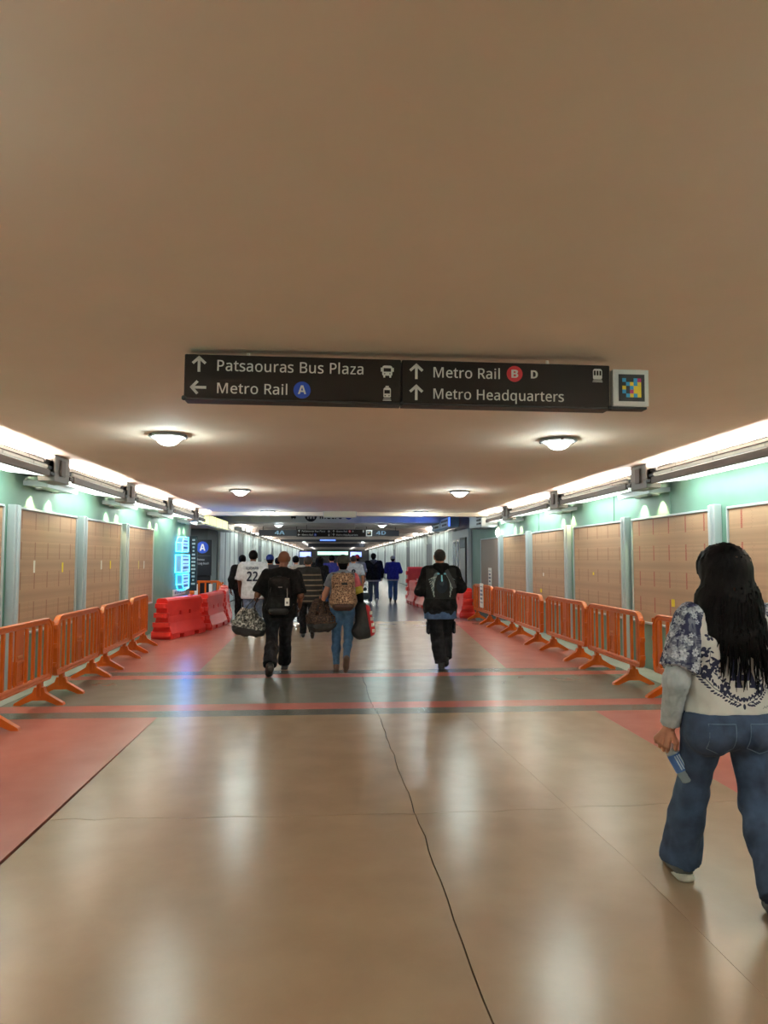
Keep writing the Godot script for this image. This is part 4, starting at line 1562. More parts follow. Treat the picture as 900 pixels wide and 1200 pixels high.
func build_lights() -> void:
	# ceiling domes, two rows
	var names := {"-7.7": ["nearest glass dome light in the left row, under the direction sign", "nearest glass dome light in the right row, under the direction sign"],
		"-13.8": ["second glass dome light in the left row of the tan ceiling", "second glass dome light in the right row of the tan ceiling"],
		"-19.8": ["third left glass dome light at the edge of the tan ceiling", "third right glass dome light at the edge of the tan ceiling"],
		"-28.4": ["left glass dome light just past the lintel with the large word", "right glass dome light just past the lintel with the large word"],
		"-34.4": ["left glass dome light beyond the lintel, above the man in the number 22 jersey", "right glass dome light beyond the lintel, left of the blue sign boxes"],
		"-40.4": ["small far dome light, left row, second past the lintel", "small far dome light, right row, second past the lintel"],
		"-46.4": ["smallest far dome light, left row, third past the lintel", "smallest far dome light, right row, third past the lintel"]}
	for z in [-7.7, -13.8, -19.8]:
		dome_lamp(V(-1.68, CH, z), names[str(z)][0], "dome lights of the ceiling")
		dome_lamp(V(2.42, CH, z), names[str(z)][1], "dome lights of the ceiling")
	for z in [-28.4, -34.4, -40.4, -46.4]:
		dome_lamp(V(-2.0, 2.94, z), names[str(z)][0], "dome lights of the ceiling")
		dome_lamp(V(1.95, 2.94, z), names[str(z)][1], "dome lights of the ceiling")
	for z in [-1.6, 4.5]:
		for x in [-1.68, 2.42]:
			dome_lamp(V(x, CH, z), "glass dome light on the ceiling behind the viewer", "dome lights behind the viewer")
	# cove fittings and brackets, right then left
	var br := [-5.9, -9.85, -13.75, -17.7]
	var bl := [-6.2, -9.55, -12.8, -15.9, -19.0]
	var rl := ["downlight bracket on the right wall at the edge of the picture", "large downlight bracket on the right above the kraft panel left of the woman", "second downlight bracket along the right wall", "third downlight bracket along the right wall, before the dark green wall"]
	var ll := ["downlight bracket on the left wall before the picture begins", "large downlight bracket on the left above the nearest kraft panel", "second downlight bracket along the left wall", "third downlight bracket along the left wall, above the last kraft panel", "fourth downlight bracket on the left, above the neon boxes"]
	for i in br.size():
		bracket(1, br[i], rl[i])
	for i in bl.size():
		bracket(-1, bl[i], ll[i])
	var segl := ["cove light fitting at the right edge above the woman", "long cove light fitting between the first two right brackets", "cove light fitting between the second and third right brackets", "shortest cove light fitting on the right, before the dark green wall"]
	for i in br.size():
		var z0: float = br[i] - 0.42
		var z1: float = (br[i + 1] + 0.42) if i + 1 < br.size() else -19.9
		cove_fitting(1, z0, z1, segl[i], "cove lights of the right wall")
	var segk := ["cove light fitting at the left edge of the picture", "cove light fitting between the first two left brackets", "cove light fitting between the second and third left brackets", "cove light fitting above the last left kraft panel", "shortest cove light fitting on the left, beside the niche"]
	for i in bl.size():
		var z0: float = bl[i] - 0.42
		var z1: float = (bl[i + 1] + 0.42) if i + 1 < bl.size() else -20.2
		cove_fitting(-1, z0, z1, segk[i], "cove lights of the left wall")
	for z in [-1.9, 2.1, 6.0]:
		cove_fitting(1, z, z - 3.5, "cove light fitting on the right wall behind the viewer", "cove lights behind the viewer")
		cove_fitting(-1, z, z - 3.5, "cove light fitting on the left wall behind the viewer", "cove lights behind the viewer")
	# far passage: glowing troughs along both walls
	for side in [-1, 1]:
		var i := 0
		var z := -28.6
		while z > ZF + 6.0:
			var L := 7.4
			var x: float = (XL + 0.35) if side < 0 else (XR - 0.35)
			var t := thing("wall_trough_light", "glowing trough light number-less" , "light", V(x, 2.78, z - L / 2), 0, "trough lights of the far passage")
			t.set_meta("label", "%s trough light of the far passage's %s wall" % [["nearest", "second", "third", "fourth", "fifth", "sixth", "seventh", "most distant"][mini(i, 7)], "left" if side < 0 else "right"])
			var st := stool()
			box(st, V(0, 0, 0), V(0.3, 0.14, L), 0.02)
			obj("housing", done(st), M.off, t)
			var lo := stool()
			box(lo, V(-side * 0.156, 0.0, 0), V(0.012, 0.1, L - 0.2))
			obj("lens", done(lo), M.trough_glow, t)
			for q in 4:
				var b := stool()
				box(b, V(-side * 0.1, -0.02, -L / 2 + L * (q + 0.5) / 4), V(0.16, 0.24, 0.3), 0.02)
				obj("bracket", done(b), M.chan, t)
			area(t, V(-side * 0.06, 0.1, 0), Vector2(0.2, L - 0.3), 90.0, Color(1, 0.98, 0.94), E_UP * 0.45)
			area(t, V(side * 0.02, -0.1, 0), Vector2(0.2, L - 0.3), -90.0, Color(0.95, 1.0, 0.98), E_DOWN * 1.1)
			z -= 8.0
			i += 1
		for k in 2:   # rows of linear lamps far away
			var z0 := -50.0 - 20.0 * k
			var lt := thing("linear_ceiling_light", "%s line of tube lights on the far ceiling, %s row" % ["nearer" if k == 0 else "more distant", "left" if side < 0 else "right"], "light", V(-1.95 if side < 0 else 2.3, 2.9, z0 - 9.0))
			var hs := stool()
			box(hs, V(0, 0, 0), V(0.3, 0.06, 17.5), 0.01)
			obj("housing", done(hs), M.off, lt)
			var ln := stool()
			box(ln, V(0, -0.04, 0), V(0.22, 0.03, 17.2), 0.01)
			obj("lens", done(ln), M.dome_glow, lt)
			area(lt, V(0, -0.07, 0), Vector2(0.2, 17.0), -90.0, Color(0.97, 1, 1), 6.0)

func sticker(z: float, y: float, w: float, h: float, c: Color) -> Array:
	return [z, y, w, h, c]

func build_walls() -> void:
	var red_paper := paper_material(3, rgb(158, 62, 48))
	var brown_paper := paper_material(4, rgb(140, 92, 68))
	var dull := paper_material(5, rgb(148, 104, 82))
	var ye := rgb(236, 206, 30)
	var wh := rgb(232, 228, 214)
	wall_panel(1, -5.7, -8.38, "kraft paper covered panel with red print, right of the woman's hair", red_paper, [])
	wall_panel(1, -8.75, -11.16, "kraft paper covered panel behind the woman's head, one square yellow sticker low down", red_paper, [sticker(0.1, 1.02, 0.09, 0.1, ye)])
	wall_panel(1, -11.49, -13.93, "kraft paper covered panel with a tiny yellow sticker at mid height", brown_paper, [sticker(-0.15, 1.36, 0.06, 0.05, ye)])
	wall_panel(1, -14.36, -16.9, "kraft paper covered panel lit by two downlights, a white sticker and a yellow sticker", brown_paper, [sticker(-0.3, 1.28, 0.07, 0.07, wh), sticker(-0.45, 0.92, 0.12, 0.08, ye), sticker(0.9, 0.98, 0.1, 0.1, wh)])
	wall_panel(1, -17.25, -19.8, "kraft paper covered panel with a white sticker near its upper right edge", dull, [sticker(0.85, 1.72, 0.1, 0.1, wh)])
	wall_panel(1, -20.15, -22.8, "grey brown panel on the dark green wall, beyond the last cove light", mat(rgb(150, 132, 118), 0.6), [])
	wall_panel(-1, -6.95, -9.0, "kraft paper covered panel cut by the left edge of the picture", brown_paper, [])
	wall_panel(-1, -9.36, -11.51, "nearest whole kraft paper panel on the left, one white and one yellow strip sticker", brown_paper, [sticker(0.45, 1.52, 0.05, 0.16, wh), sticker(-0.5, 1.5, 0.05, 0.14, ye)])
	wall_panel(-1, -11.85, -13.9, "middle kraft paper panel on the left wall, white and yellow strip stickers", brown_paper, [sticker(0.1, 1.52, 0.05, 0.15, wh), sticker(-0.4, 1.52, 0.05, 0.14, ye)])
	wall_panel(-1, -14.24, -16.37, "last kraft paper panel on the left wall before the neon boxes", dull, [sticker(0.1, 1.5, 0.05, 0.16, rgb(220, 200, 120)), sticker(-0.3, 1.5, 0.05, 0.16, wh)])
	# exit light on the downstand, blank ivory box
	var e := thing("light_box", "blank ivory light box hanging at the edge of the tan ceiling", "light", V(0.23, 2.875, -20.0))
	var st := stool()
	box(st, V(0, -0.05, 0), V(0.9, 0.19, 0.12), 0.01)
	obj("housing", done(st), mat(rgb(236, 230, 210), 0.5), e)
	var fr := stool()
	ring(fr, round_rect(0.9, 0.19, 0.01, 0.01, 1), round_rect(0.86, 0.15, 0.01, 0.01, 1), 0.058, 0.068, V(0, -0.05, 0))
	obj("frame", done(fr), M.off, e)
	# wall lamp on the dark green wall
	var wl := thing("wall_lamp", "small round white lamp on the dark green wall by the grey brown panel", "lamp", V(XR, 2.36, -20.5))
	var ws := stool()
	lathe(ws, [Vector2(0.0, 0.1), Vector2(0.1, 0.07), Vector2(0.15, 0.02), Vector2(0.16, 0.0)], 18)
	var wo := obj("glass", done(ws), M.spot_glow, wl)
	wo.rotation.z = PI / 2
	var wb := stool()
	lathe(wb, [Vector2(0.0, 0.02), Vector2(0.17, 0.02), Vector2(0.175, 0.0)], 18)
	var wbo := obj("back_plate", done(wb), M.alu, wl)
	wbo.rotation.z = PI / 2
	omni(wl, V(-0.13, 0, 0), Color(0.97, 1, 1), 0.12, 0.08)
	# framed notice boards and doors past the dark green wall, right
	var kiosk := thing("glazed_kiosk", "grey glazed kiosk front with white frames past the dark green wall", "kiosk", V(XR, 0, -24.6))
	var kb := stool()
	box(kb, V(-0.06, 1.32, -1.6), V(0.12, 2.64, 3.2), 0.01)
	obj("body", done(kb), mat(rgb(196, 202, 204), 0.5), kiosk)
	for q in [[-1.75, 0.55], [-2.55, 0.8]]:
		var f := stool()
		box(f, V(-0.13, 1.35, q[0]), V(0.04, 1.95, q[1]), 0.006)
		var fo := obj("window_frame", done(f), M.white, kiosk)
		var p := stool()
		box(p, V(-0.152, 1.35, q[0]), V(0.012, 1.82, q[1] - 0.12))
		obj("pane", done(p), mat(rgb(104, 110, 114), 0.25), fo)
	var nb := thing("notice_board", "tall black framed notice board on the white wall beside the dark green wall", "notice", V(XR - 0.12, 1.55, -25.35))
	var nbs := stool()
	box(nbs, V(-0.025, 0, 0), V(0.05, 1.62, 1.05), 0.006)
	obj("frame", done(nbs), M.dark, nb)
	var nbp := stool()
	box(nbp, V(-0.053, -0.16, 0), V(0.008, 1.2, 0.92))
	obj("sheet", done(nbp), mat(rgb(160, 166, 164), 0.5), nb)
	var nbh := stool()
	box(nbh, V(-0.053, 0.6, 0), V(0.008, 0.26, 0.92))
	obj("heading", done(nbh), mat(rgb(70, 84, 96), 0.5), nb)
	# neon boxes on the left wall
	var nz := thing("neon_sign", "three stacked box signs outlined in cyan neon on the left wall", "sign", V(XL, 0, -19.3))
	var panels := [[1.99, 0.35, 0.75, 0], [1.5, 0.42, 0.95, 1], [1.03, 0.38, 0.8, 0]]
	var pi := 0
	for q in panels:
		var y: float = q[0]
		var h: float = q[1]
		var w: float = q[2]
		var off := [0.06, 0.0, -0.06][pi] as float
		var poly := PackedVector2Array()
		var c := 0.14
		if pi == 0:
			poly = PackedVector2Array([Vector2(-w / 2, -h / 2), Vector2(w / 2, -h / 2), Vector2(w / 2, h / 2 - c), Vector2(w / 2 - c * 1.4, h / 2), Vector2(-w / 2, h / 2)])
		elif pi == 1:
			poly = PackedVector2Array([Vector2(-w / 2, -h / 2), Vector2(w / 2, -h / 2), Vector2(w / 2, h / 2), Vector2(-w / 2, h / 2)])
		else:
			poly = PackedVector2Array([Vector2(-w / 2, -h / 2 + c * 0.3), Vector2(w / 2 - c * 1.4, -h / 2), Vector2(w / 2, -h / 2 + c), Vector2(w / 2, h / 2), Vector2(-w / 2, h / 2)])
		var bs := stool()
		prism(bs, poly, V(0.02, y, off), V(0, 0, 1), V(0, 1, 0), V(0.16, 0, 0))
		var bo := obj("sign_box", done(bs), mat(rgb(150, 186, 206), 0.4), nz)
		var tb := stool()
		for lvl in [0.03, 0.185]:
			for i in poly.size():
				var a := poly[i]
				var b := poly[(i + 1) % poly.size()]
				rod(tb, V(lvl, y + a.y * 1.04, off + a.x * 1.04), V(lvl, y + b.y * 1.04, off + b.x * 1.04), 0.013, 0.013, 6)
		for a in poly:
			rod(tb, V(0.03, y + a.y * 1.04, off + a.x * 1.04), V(0.185, y + a.y * 1.04, off + a.x * 1.04), 0.014, 0.014, 6)
		obj("neon_tube", done(tb), M.cyan_glow, bo)
		var face := stool()
		box(face, V(0.183, y, off), V(0.006, h * 0.8, w * 0.84))
		obj("lit_face", done(face), M.face_glow, bo)
		for k in 3:
			for j in 5:
				obj("printed_bar", boxm(V(0.004, h * [0.16, 0.06, 0.1][k], w * 0.1)), mat(rgb(10, 60, 130), 0.5), bo, V(0.188, y + (k - 1) * h * 0.24, off + (j - 2) * w * 0.15))
		pi += 1
	area(nz, V(0.25, 1.5, 0), Vector2(1.0, 1.4), 0.0, Color(0.15, 0.5, 1.0), 1.6)
	(nz.get_child(nz.get_child_count() - 1) as Node3D).rotation = Vector3(0, -PI / 2, 0)
	# white notice under the neon boxes
	var n := thing("wall_notice", "small white notice low on the left wall under the neon boxes", "notice", V(XL, 0.78, -19.4))
	var ns := stool()
	box(ns, V(0.015, 0, 0), V(0.03, 0.16, 1.5), 0.004)
	obj("plate", done(ns), M.white, n)
	for k in 6:
		obj("printed_bar", boxm(V(0.004, 0.07, 0.13)), mat(rgb(90, 96, 100), 0.6), n, V(0.032, 0, -0.55 + k * 0.22))
	# vertical lettered panel at the corner of the niche
	var vp := thing("vertical_sign", "narrow dark upright sign with pale lettering at the niche corner", "sign", V(XL + 0.02, 1.5, -20.75))
	var vs := stool()
	box(vs, V(0.1, 0, 0), V(0.2, 1.5, 0.04), 0.004)
	obj("panel", done(vs), mat(rgb(34, 46, 52), 0.4), vp)
	var vt := stool()
	var rr := RandomNumberGenerator.new()
	rr.seed = 8
	for k in 13:
		box(vt, V(0.1, 0.64 - k * 0.1, 0.024), V(0.04 + 0.08 * rr.randf(), 0.05, 0.006))
	obj("lettering", done(vt), mat(rgb(196, 208, 214), 0.5), vp)
	# black platform sign with a blue A
	var ps := thing("platform_sign", "tall black sign with a white A in a blue disc, in the left niche", "sign", V(-4.02, 0, -23.6))
	var pb := stool()
	box(pb, V(0, 1.66, 0), V(0.56, 1.12, 0.08), 0.008)
	box(pb, V(0, 0.55, -0.02), V(0.5, 1.12, 0.04), 0.004)
	var pp := obj("panel", done(pb), mat(rgb(10, 13, 20), 0.35), ps)
	disc(ps, Vector2(0, 1.98), 0.185, 0.041, M.signblue)
	letters("A", -0.085, 0.085, 1.88, 0.2, 0.046, 0.006, M.letter, ps)
	letters("To Pomona", -0.24, 0.06, 1.57, 0.065, 0.041, 0.004, mat(rgb(150, 156, 162), 0.6), ps, false)
	letters("To Long Beach", -0.24, 0.2, 1.45, 0.065, 0.041, 0.004, mat(rgb(150, 156, 162), 0.6), ps, false)
	var nl := thing("niche_light", "flat light panel on the ceiling of the left niche", "light", V(-4.9, 2.625, -22.4))
	obj("housing", boxm(V(0.6, 0.04, 1.4), 0.008), M.off, nl)
	obj("lens", boxm(V(0.52, 0.012, 1.3)), M.cove_glow, nl, V(0, -0.024, 0))
	area(nl, V(0, -0.05, 0), Vector2(0.5, 1.25), -90.0, Color(0.95, 1, 1), 5.0)
	var ru := stool()
	box(ru, V(0, 1.72, 0.042), V(0.5, 0.008, 0.004))
	obj("rule", done(ru), mat(rgb(90, 96, 104), 0.6), ps)
	# lit sign boxes above the left wall and blue ones above the right wall
	var lb := thing("lit_sign_box", "row of cream lit panels above the left niche", "sign", V(-3.62, 2.77, -23.6))
	var ls := stool()
	box(ls, V(-0.13, 0, 0), V(0.26, 0.34, 5.4), 0.01)
	box(ls, V(-0.02, -0.19, 0), V(0.34, 0.05, 5.6), 0.01)
	obj("housing", done(ls), M.steel, lb)
	for k in 4:
		var pc := stool()
		box(pc, V(0.004, 0, 1.95 - 1.3 * k), V(0.012, 0.28, 1.2))
		obj("lit_panel", done(pc), M.cream_glow, lb)
	area(lb, V(0.05, 0, 0), Vector2(0.3, 5.0), 0.0, Color(1, 0.95, 0.6), 1.0)
	(lb.get_child(lb.get_child_count() - 1) as Node3D).rotation = Vector3(0, -PI / 2, 0)
	var rb := thing("blue_sign_box", "blue lit sign box with two pale panels above the right wall", "sign", V(4.0, 2.88, -27.0))
	var rs := stool()
	box(rs, V(0.15, 0, 0), V(0.3, 0.36, 4.6), 0.01)
	obj("housing", done(rs), mat(rgb(110, 150, 190), 0.4), rb)
	for k in 2:
		var pc := stool()
		box(pc, V(-0.004, 0, 1.05 - 2.0 * k), V(0.012, 0.3, 1.8))
		var po := obj("panel", done(pc), mat(rgb(176, 190, 200), 0.5), rb)
		var bar := stool()
		for j in 2:
			box(bar, V(-0.012, 0.065 - 0.13 * j, 1.05 - 2.0 * k), V(0.006, 0.07, 1.5 - 0.4 * j))
		obj("lettering_bar", done(bar), M.dark, po)
	var bl := stool()
	box(bl, V(-0.006, 0, 2.15), V(0.016, 0.3, 0.25))
	obj("blue_lens", done(bl), M.blue_glow, rb)
	area(rb, V(-0.05, 0.1, 1.0), Vector2(0.3, 3.0), 0.0, Color(0.25, 0.45, 1.0), 2.2)
	(rb.get_child(rb.get_child_count() - 1) as Node3D).rotation = Vector3(0, PI / 2, 0)
	var gb := thing("junction_box", "grey box at the end of the right cove lights", "box", V(4.2, 2.72, -21.4))
	var gs := stool()
	box(gs, V(0.245, 0, 0), V(0.49, 0.36, 1.8), 0.012)
	box(gs, V(0.2, -0.19, 0.0), V(0.4, 0.03, 1.7), 0.006)
	obj("housing", done(gs), M.steel, gb)
	for k in 3:
		var lv := stool()
		box(lv, V(-0.01, -0.1 + 0.1 * k, 0.6), V(0.05, 0.05, 0.5), 0.008)
		obj("louvre", done(lv), M.dark, gb)

func build_barriers() -> void:
	var R := make_barrier(2.04)
	var zr := [-6.75, -8.96, -11.3, -13.42, -15.75, -17.87, -20.1]
	var lr := ["orange crowd barrier behind the woman's left shoulder, mostly hidden by her", "orange crowd barrier just left of the woman, nearest whole one on the right", "second whole orange crowd barrier along the right wall", "third whole orange crowd barrier along the right wall", "fourth whole orange crowd barrier along the right wall", "orange crowd barrier with a white notice, last on the right beside the red barricade"]
	for i in 6:
		var z0: float = zr[i]
		var z1: float = zr[i + 1]
		var at := V(3.94 + (0.02 if i % 2 == 0 else -0.02), 0, (z0 + z1) / 2)
		var yaw: float = PI / 2 + [0.01, -0.015, 0.01, -0.01, 0.012, 0.03][i]
		if i == 0:
			R.position = at
			R.rotation.y = yaw
			R.set_meta("label", lr[0])
		else:
			dup(R, at, yaw, lr[i])
	var L := make_barrier(1.84)
	var pl := [Vector2(-3.2, -6.98), Vector2(-3.23, -8.96), Vector2(-3.28, -10.86), Vector2(-3.38, -12.84), Vector2(-3.52, -14.55)]
	var ll := ["orange crowd barrier cut by the left edge of the picture", "second orange crowd barrier from the left edge", "third orange crowd barrier from the left edge", "orange crowd barrier touching the left red barricades"]
	for i in 4:
		var a: Vector2 = pl[i]
		var b: Vector2 = pl[i + 1]
		var at := V((a.x + b.x) / 2, 0, (a.y + b.y) / 2)
		var d := b - a
		var yaw := atan2(-d.y, d.x)
		if i == 0:
			L.position = at
			L.rotation.y = yaw
			L.set_meta("label", ll[0])
		else:
			var o := dup(L, at, yaw, ll[i])
			if i == 3:
				o.scale.x = 0.88
	var far := dup(L, V(-4.25, 0, -23.2), 0.08, "orange crowd barrier with pale stripes across the left niche, below the black sign")
	for x in [-0.62, 0.12, 0.55]:
		obj("pale_strip", boxm(V(0.1, 0.5, 0.012), 0.002), M.off, far, V(x, 0.6, 0.04))
	# notices on the right barrier and panel
	var nt := thing("paper_notice", "white paper notice taped to the last right crowd barrier", "notice", V(3.885, 0.68, -19.0))
	var s := stool()
	box(s, V(0, 0, 0), V(0.012, 0.62, 0.42))
	obj("sheet", done(s), M.white, nt)
	var s2 := stool()
	for k in 5:
		box(s2, V(-0.008, 0.22 - 0.1 * k, 0), V(0.004, [0.02, 0.05, 0.06, 0.05, 0.02][k], 0.3 - 0.05 * (k % 2)))
	obj("printed_line", done(s2), mat(rgb(120, 126, 140), 0.6), nt)
	var n2 := dup(nt, V(4.63, 1.05, -21.4), 0, "white paper notice on the grey brown panel behind the last right barrier")
	# red barricades
	var W := make_barricade(1.6, 0.82)
	W.position = V(-3.2, 0, -16.1)
	W.rotation.y = PI / 2 - 0.26
	W.set_meta("label", "nearest red water barricade on the left, after the orange barriers")
	dup(W, V(-2.86, 0, -18.05), PI / 2 - 0.08, "middle red water barricade of the left chain")
	dup(W, V(-2.88, 0, -20.05), PI / 2 + 0.1, "third red water barricade of the left chain, bending away")
	dup(W, V(-3.12, 0, -22.05), PI / 2 + 0.14, "farthest red water barricade of the left chain")
	dup(W, V(3.7, 0, -20.98), PI / 2 + 0.05, "red water barricade between the man in the winged hoodie and the orange barriers")
	dup(W, V(3.45, 0, -22.9), PI / 2 + 0.17, "red water barricade just left of the winged hoodie man")
	dup(W, V(3.2, 0, -24.85), PI / 2 + 0.1, "third red water barricade of the right chain")
	dup(W, V(3.06, 0, -26.8), PI / 2 + 0.04, "farthest red water barricade of the right chain, by the blue jacket")
	var tall := dup(W, V(3.45, 0, -28.6), 0.05, "taller orange red barricade standing across, behind the right chain")
	tall.scale = V(0.62, 1.6, 1.0)

func build_signs() -> void:
	var s := direction_sign(V(0.43, 2.853, -4.5), "large dark brown hanging direction sign with white lettering, nearest the viewer", true)
	s.rotation.z = -0.0088
	var far := direction_sign(V(0.0, 2.755, -28.6), "small distant direction sign hanging beyond the lintel", false)
	# boards further on
	var boards := [[-2.1, 2.68, -30.5, 1.7, 0.24, "dark hanging board with a pale 4A, left of the distant direction sign", "4A"], [2.05, 2.68, -30.5, 1.5, 0.24, "dark hanging board with a pale 4D, right of the distant direction sign", "4D"], [0.4, 2.72, -43.0, 6.6, 0.22, "long navy board across the far passage", ""], [0.4, 2.65, -55.0, 4.2, 0.3, "dark board across the far passage behind the navy one", ""]]
	for b in boards:
		var t := thing("hanging_board", b[5], "sign", V(b[0], b[1], b[2]))
		var st := stool()
		box(st, Vector3.ZERO, V(b[3], b[4], 0.1), 0.006)
		obj("panel", done(st), mat(rgb(26, 28, 40), 0.5), t)
		var hg := stool()
		for x in [-0.4, 0.4]:
			rod(hg, V(x * b[3], b[4] / 2 - 0.02, 0), V(x * b[3], 2.95 - b[1], 0), 0.02)
		obj("hanger", done(hg), M.bronze, t)
		if b[6] != "":
			letters(b[6], -0.2, 0.2, -0.06, 0.15, 0.051, 0.006, mat(rgb(150, 190, 220), 0.5), t)
		elif b[2] > -50.0:
			var sc := stool()
			box(sc, V(-0.6, 0, 0.053), V(0.9, 0.12, 0.01))
			obj("screen", done(sc), M.blue_glow, t)
	var sc := thing("display_screen", "wide pale green lit display at the far end of the passage", "screen", V(0.2, 2.2, -88.0))
	var b1 := stool()
	box(b1, Vector3.ZERO, V(4.6, 1.0, 0.2), 0.02)
	obj("housing", done(b1), M.dark, sc)
	var b2 := stool()
	box(b2, V(0, 0.1, 0.105), V(3.6, 0.4, 0.02))
	obj("screen", done(b2), M.green_glow, sc)
	for k in 2:
		var s2 := thing("display_screen", ["blue lit display at the far end, left of the pale green one", "blue lit display at the far end, right of the pale green one"][k], "screen", V([-3.0, 2.9][k], 2.1, -87.0))
		var h := stool()
		box(h, Vector3.ZERO, V(1.5, 0.9, 0.2), 0.02)
		obj("housing", done(h), M.dark, s2)
		var f := stool()
		box(f, V(0, 0.05, 0.105), V(1.3, 0.55, 0.02))
		obj("screen", done(f), M.blue_glow, s2)
		var hp := stool()
		rod(hp, V(0, 0.4, 0), V(0, 0.95, 0), 0.04)
		obj("hanger", done(hp), M.bronze, s2)
	var hp2 := stool()
	for x in [-1.5, 1.5]:
		rod(hp2, V(x, 0.45, 0), V(x, 0.84, 0), 0.04)
	obj("hanger", done(hp2), M.bronze, sc)

func hair_strands(parent: Node, roots: Array, m: Material) -> void:
	var st := stool()
	for q in roots:
		var p: Array = q
		for i in p.size() - 1:
			rod(st, p[i], p[i + 1], lerpf(0.006, 0.0015, float(i) / (p.size() - 1)), lerpf(0.006, 0.0015, float(i + 1) / (p.size() - 1)), 5)
	var o := obj("hair_strands", done(st), m, parent)
	o.set_meta("kind", "stuff")

func jersey_print() -> ImageTexture:
	var S := 1024
	var im := Image.create(S, S, false, Image.FORMAT_RGB8)
	im.fill(rgb(206, 200, 194))
	var nv := rgb(24, 26, 58)
	var wt := rgb(206, 200, 194)
	var cx := 512.0
	var r := RandomNumberGenerator.new()
	r.seed = 12
	# large flowers of the garland, a V that meets at the bottom
	for g in [-1.0, 1.0]:
		for q in [[350, 470, 52, 6], [330, 640, 62, 6], [225, 610, 36, 5], [170, 780, 60, 6], [285, 330, 40, 5], [390, 560, 30, 5]]:
			flower(im, Vector2(cx + g * q[0] * 0.98, q[1]), q[2], q[3], nv, wt, 0.3 * g)
		# leaf stems
		var base := [Vector2(cx + g * 395, 300), Vector2(cx + g * 400, 480), Vector2(cx + g * 360, 650), Vector2(cx + g * 270, 770), Vector2(cx + g * 130, 860), Vector2(cx + g * 10, 915)]
		var fine := []
		for i in base.size() - 1:
			for k in 6:
				fine.append((base[i] as Vector2).lerp(base[i + 1], k / 6.0))
		arc(im, fine, 7, 5, nv)
		for i in fine.size() - 1:
			var d: Vector2 = (fine[i + 1] - fine[i]).normalized()
			for sd in [-1.0, 1.0]:
				var pp: Vector2 = fine[i] + d.orthogonal() * sd * r.randf_range(22, 34)
				ell(im, pp, 17, 8, d.angle() + sd * 0.8, nv)
		var mid := [Vector2(cx + g * 150, 720), Vector2(cx + g * 200, 700), Vector2(cx + g * 255, 640), Vector2(cx + g * 290, 560), Vector2(cx + g * 285, 450)]
		arc(im, mid, 5, 4, nv)
		for p in mid:
			ell(im, p + Vector2(12 * g, -18), 20, 9, 0.6 * g, nv)
			ell(im, p + Vector2(-16 * g, 12), 18, 8, -0.5 * g, nv)
		# a bird beside the letters
		var bx: float = cx + g * 235
		ell(im, Vector2(bx, 560), 46, 22, 0.5 * g, nv)
		ell(im, Vector2(bx + g * -42, 538), 20, 14, 0.2 * g, nv)
		ell(im, Vector2(bx + g * 36, 620), 56, 13, 1.1 * g, nv)
		ell(im, Vector2(bx + g * 12, 525), 40, 12, -0.5 * g, nv)
		for k in 4:
			ell(im, Vector2(cx + g * (22 + 32 * k), 830 - 16 * k + 40), 19, 9, (1.2 - 0.25 * k) * g, nv)
			ell(im, Vector2(cx + g * (40 + 38 * k), 905 - 24 * k + 10), 16, 8, (0.4 - 0.2 * k) * g, nv)
	ell(im, Vector2(cx, 930), 12, 24, 0, nv)
	ell(im, Vector2(cx, 870), 14, 22, 0, nv)
	# interlocked letters
	var lb := rgb(30, 32, 66)
	fill_poly(im, [Vector2(430, 470), Vector2(476, 470), Vector2(476, 672), Vector2(560, 672), Vector2(560, 640), Vector2(580, 640), Vector2(580, 712), Vector2(412, 712), Vector2(412, 690), Vector2(430, 684)], lb)
	fill_poly(im, [Vector2(528, 500), Vector2(570, 500), Vector2(642, 744), Vector2(662, 748), Vector2(662, 772), Vector2(580, 772), Vector2(580, 750), Vector2(594, 744), Vector2(584, 706), Vector2(510, 706), Vector2(500, 744), Vector2(514, 750), Vector2(514, 772), Vector2(448, 772), Vector2(448, 750), Vector2(462, 744)], lb)
	fill_poly(im, [Vector2(549, 556), Vector2(574, 660), Vector2(522, 660)], wt)
	# signature scribble low on the right
	for k in 5:
		stroke(im, Vector2(690 + k * 22, 950 - (k % 2) * 20), Vector2(725 + k * 20, 935 + (k % 2) * 18), 4, rgb(60, 60, 74))
	return ImageTexture.create_from_image(im)

func floral_tex() -> ImageTexture:
	var S := 512
	var im := Image.create(S, S, false, Image.FORMAT_RGB8)
	im.fill(rgb(24, 28, 66))
	var r := RandomNumberGenerator.new()
	r.seed = 77
	for i in 75:
		var p := Vector2(r.randf() * S, r.randf() * S)
		var rad := r.randf_range(16, 34)
		for dx in [-S, 0, S]:
			for dy in [-S, 0, S]:
				var c: Vector2 = p + Vector2(dx, dy)
				if c.x > -40 and c.x < S + 40 and c.y > -40 and c.y < S + 40:
					flower(im, c, rad, 5 + i % 3, rgb(200, 204, 212), rgb(90, 90, 120), i)
	for i in 70:
		ell(im, Vector2(r.randf() * S, r.randf() * S), 11, 5, r.randf() * 6, rgb(170, 176, 192))
	return ImageTexture.create_from_image(im)

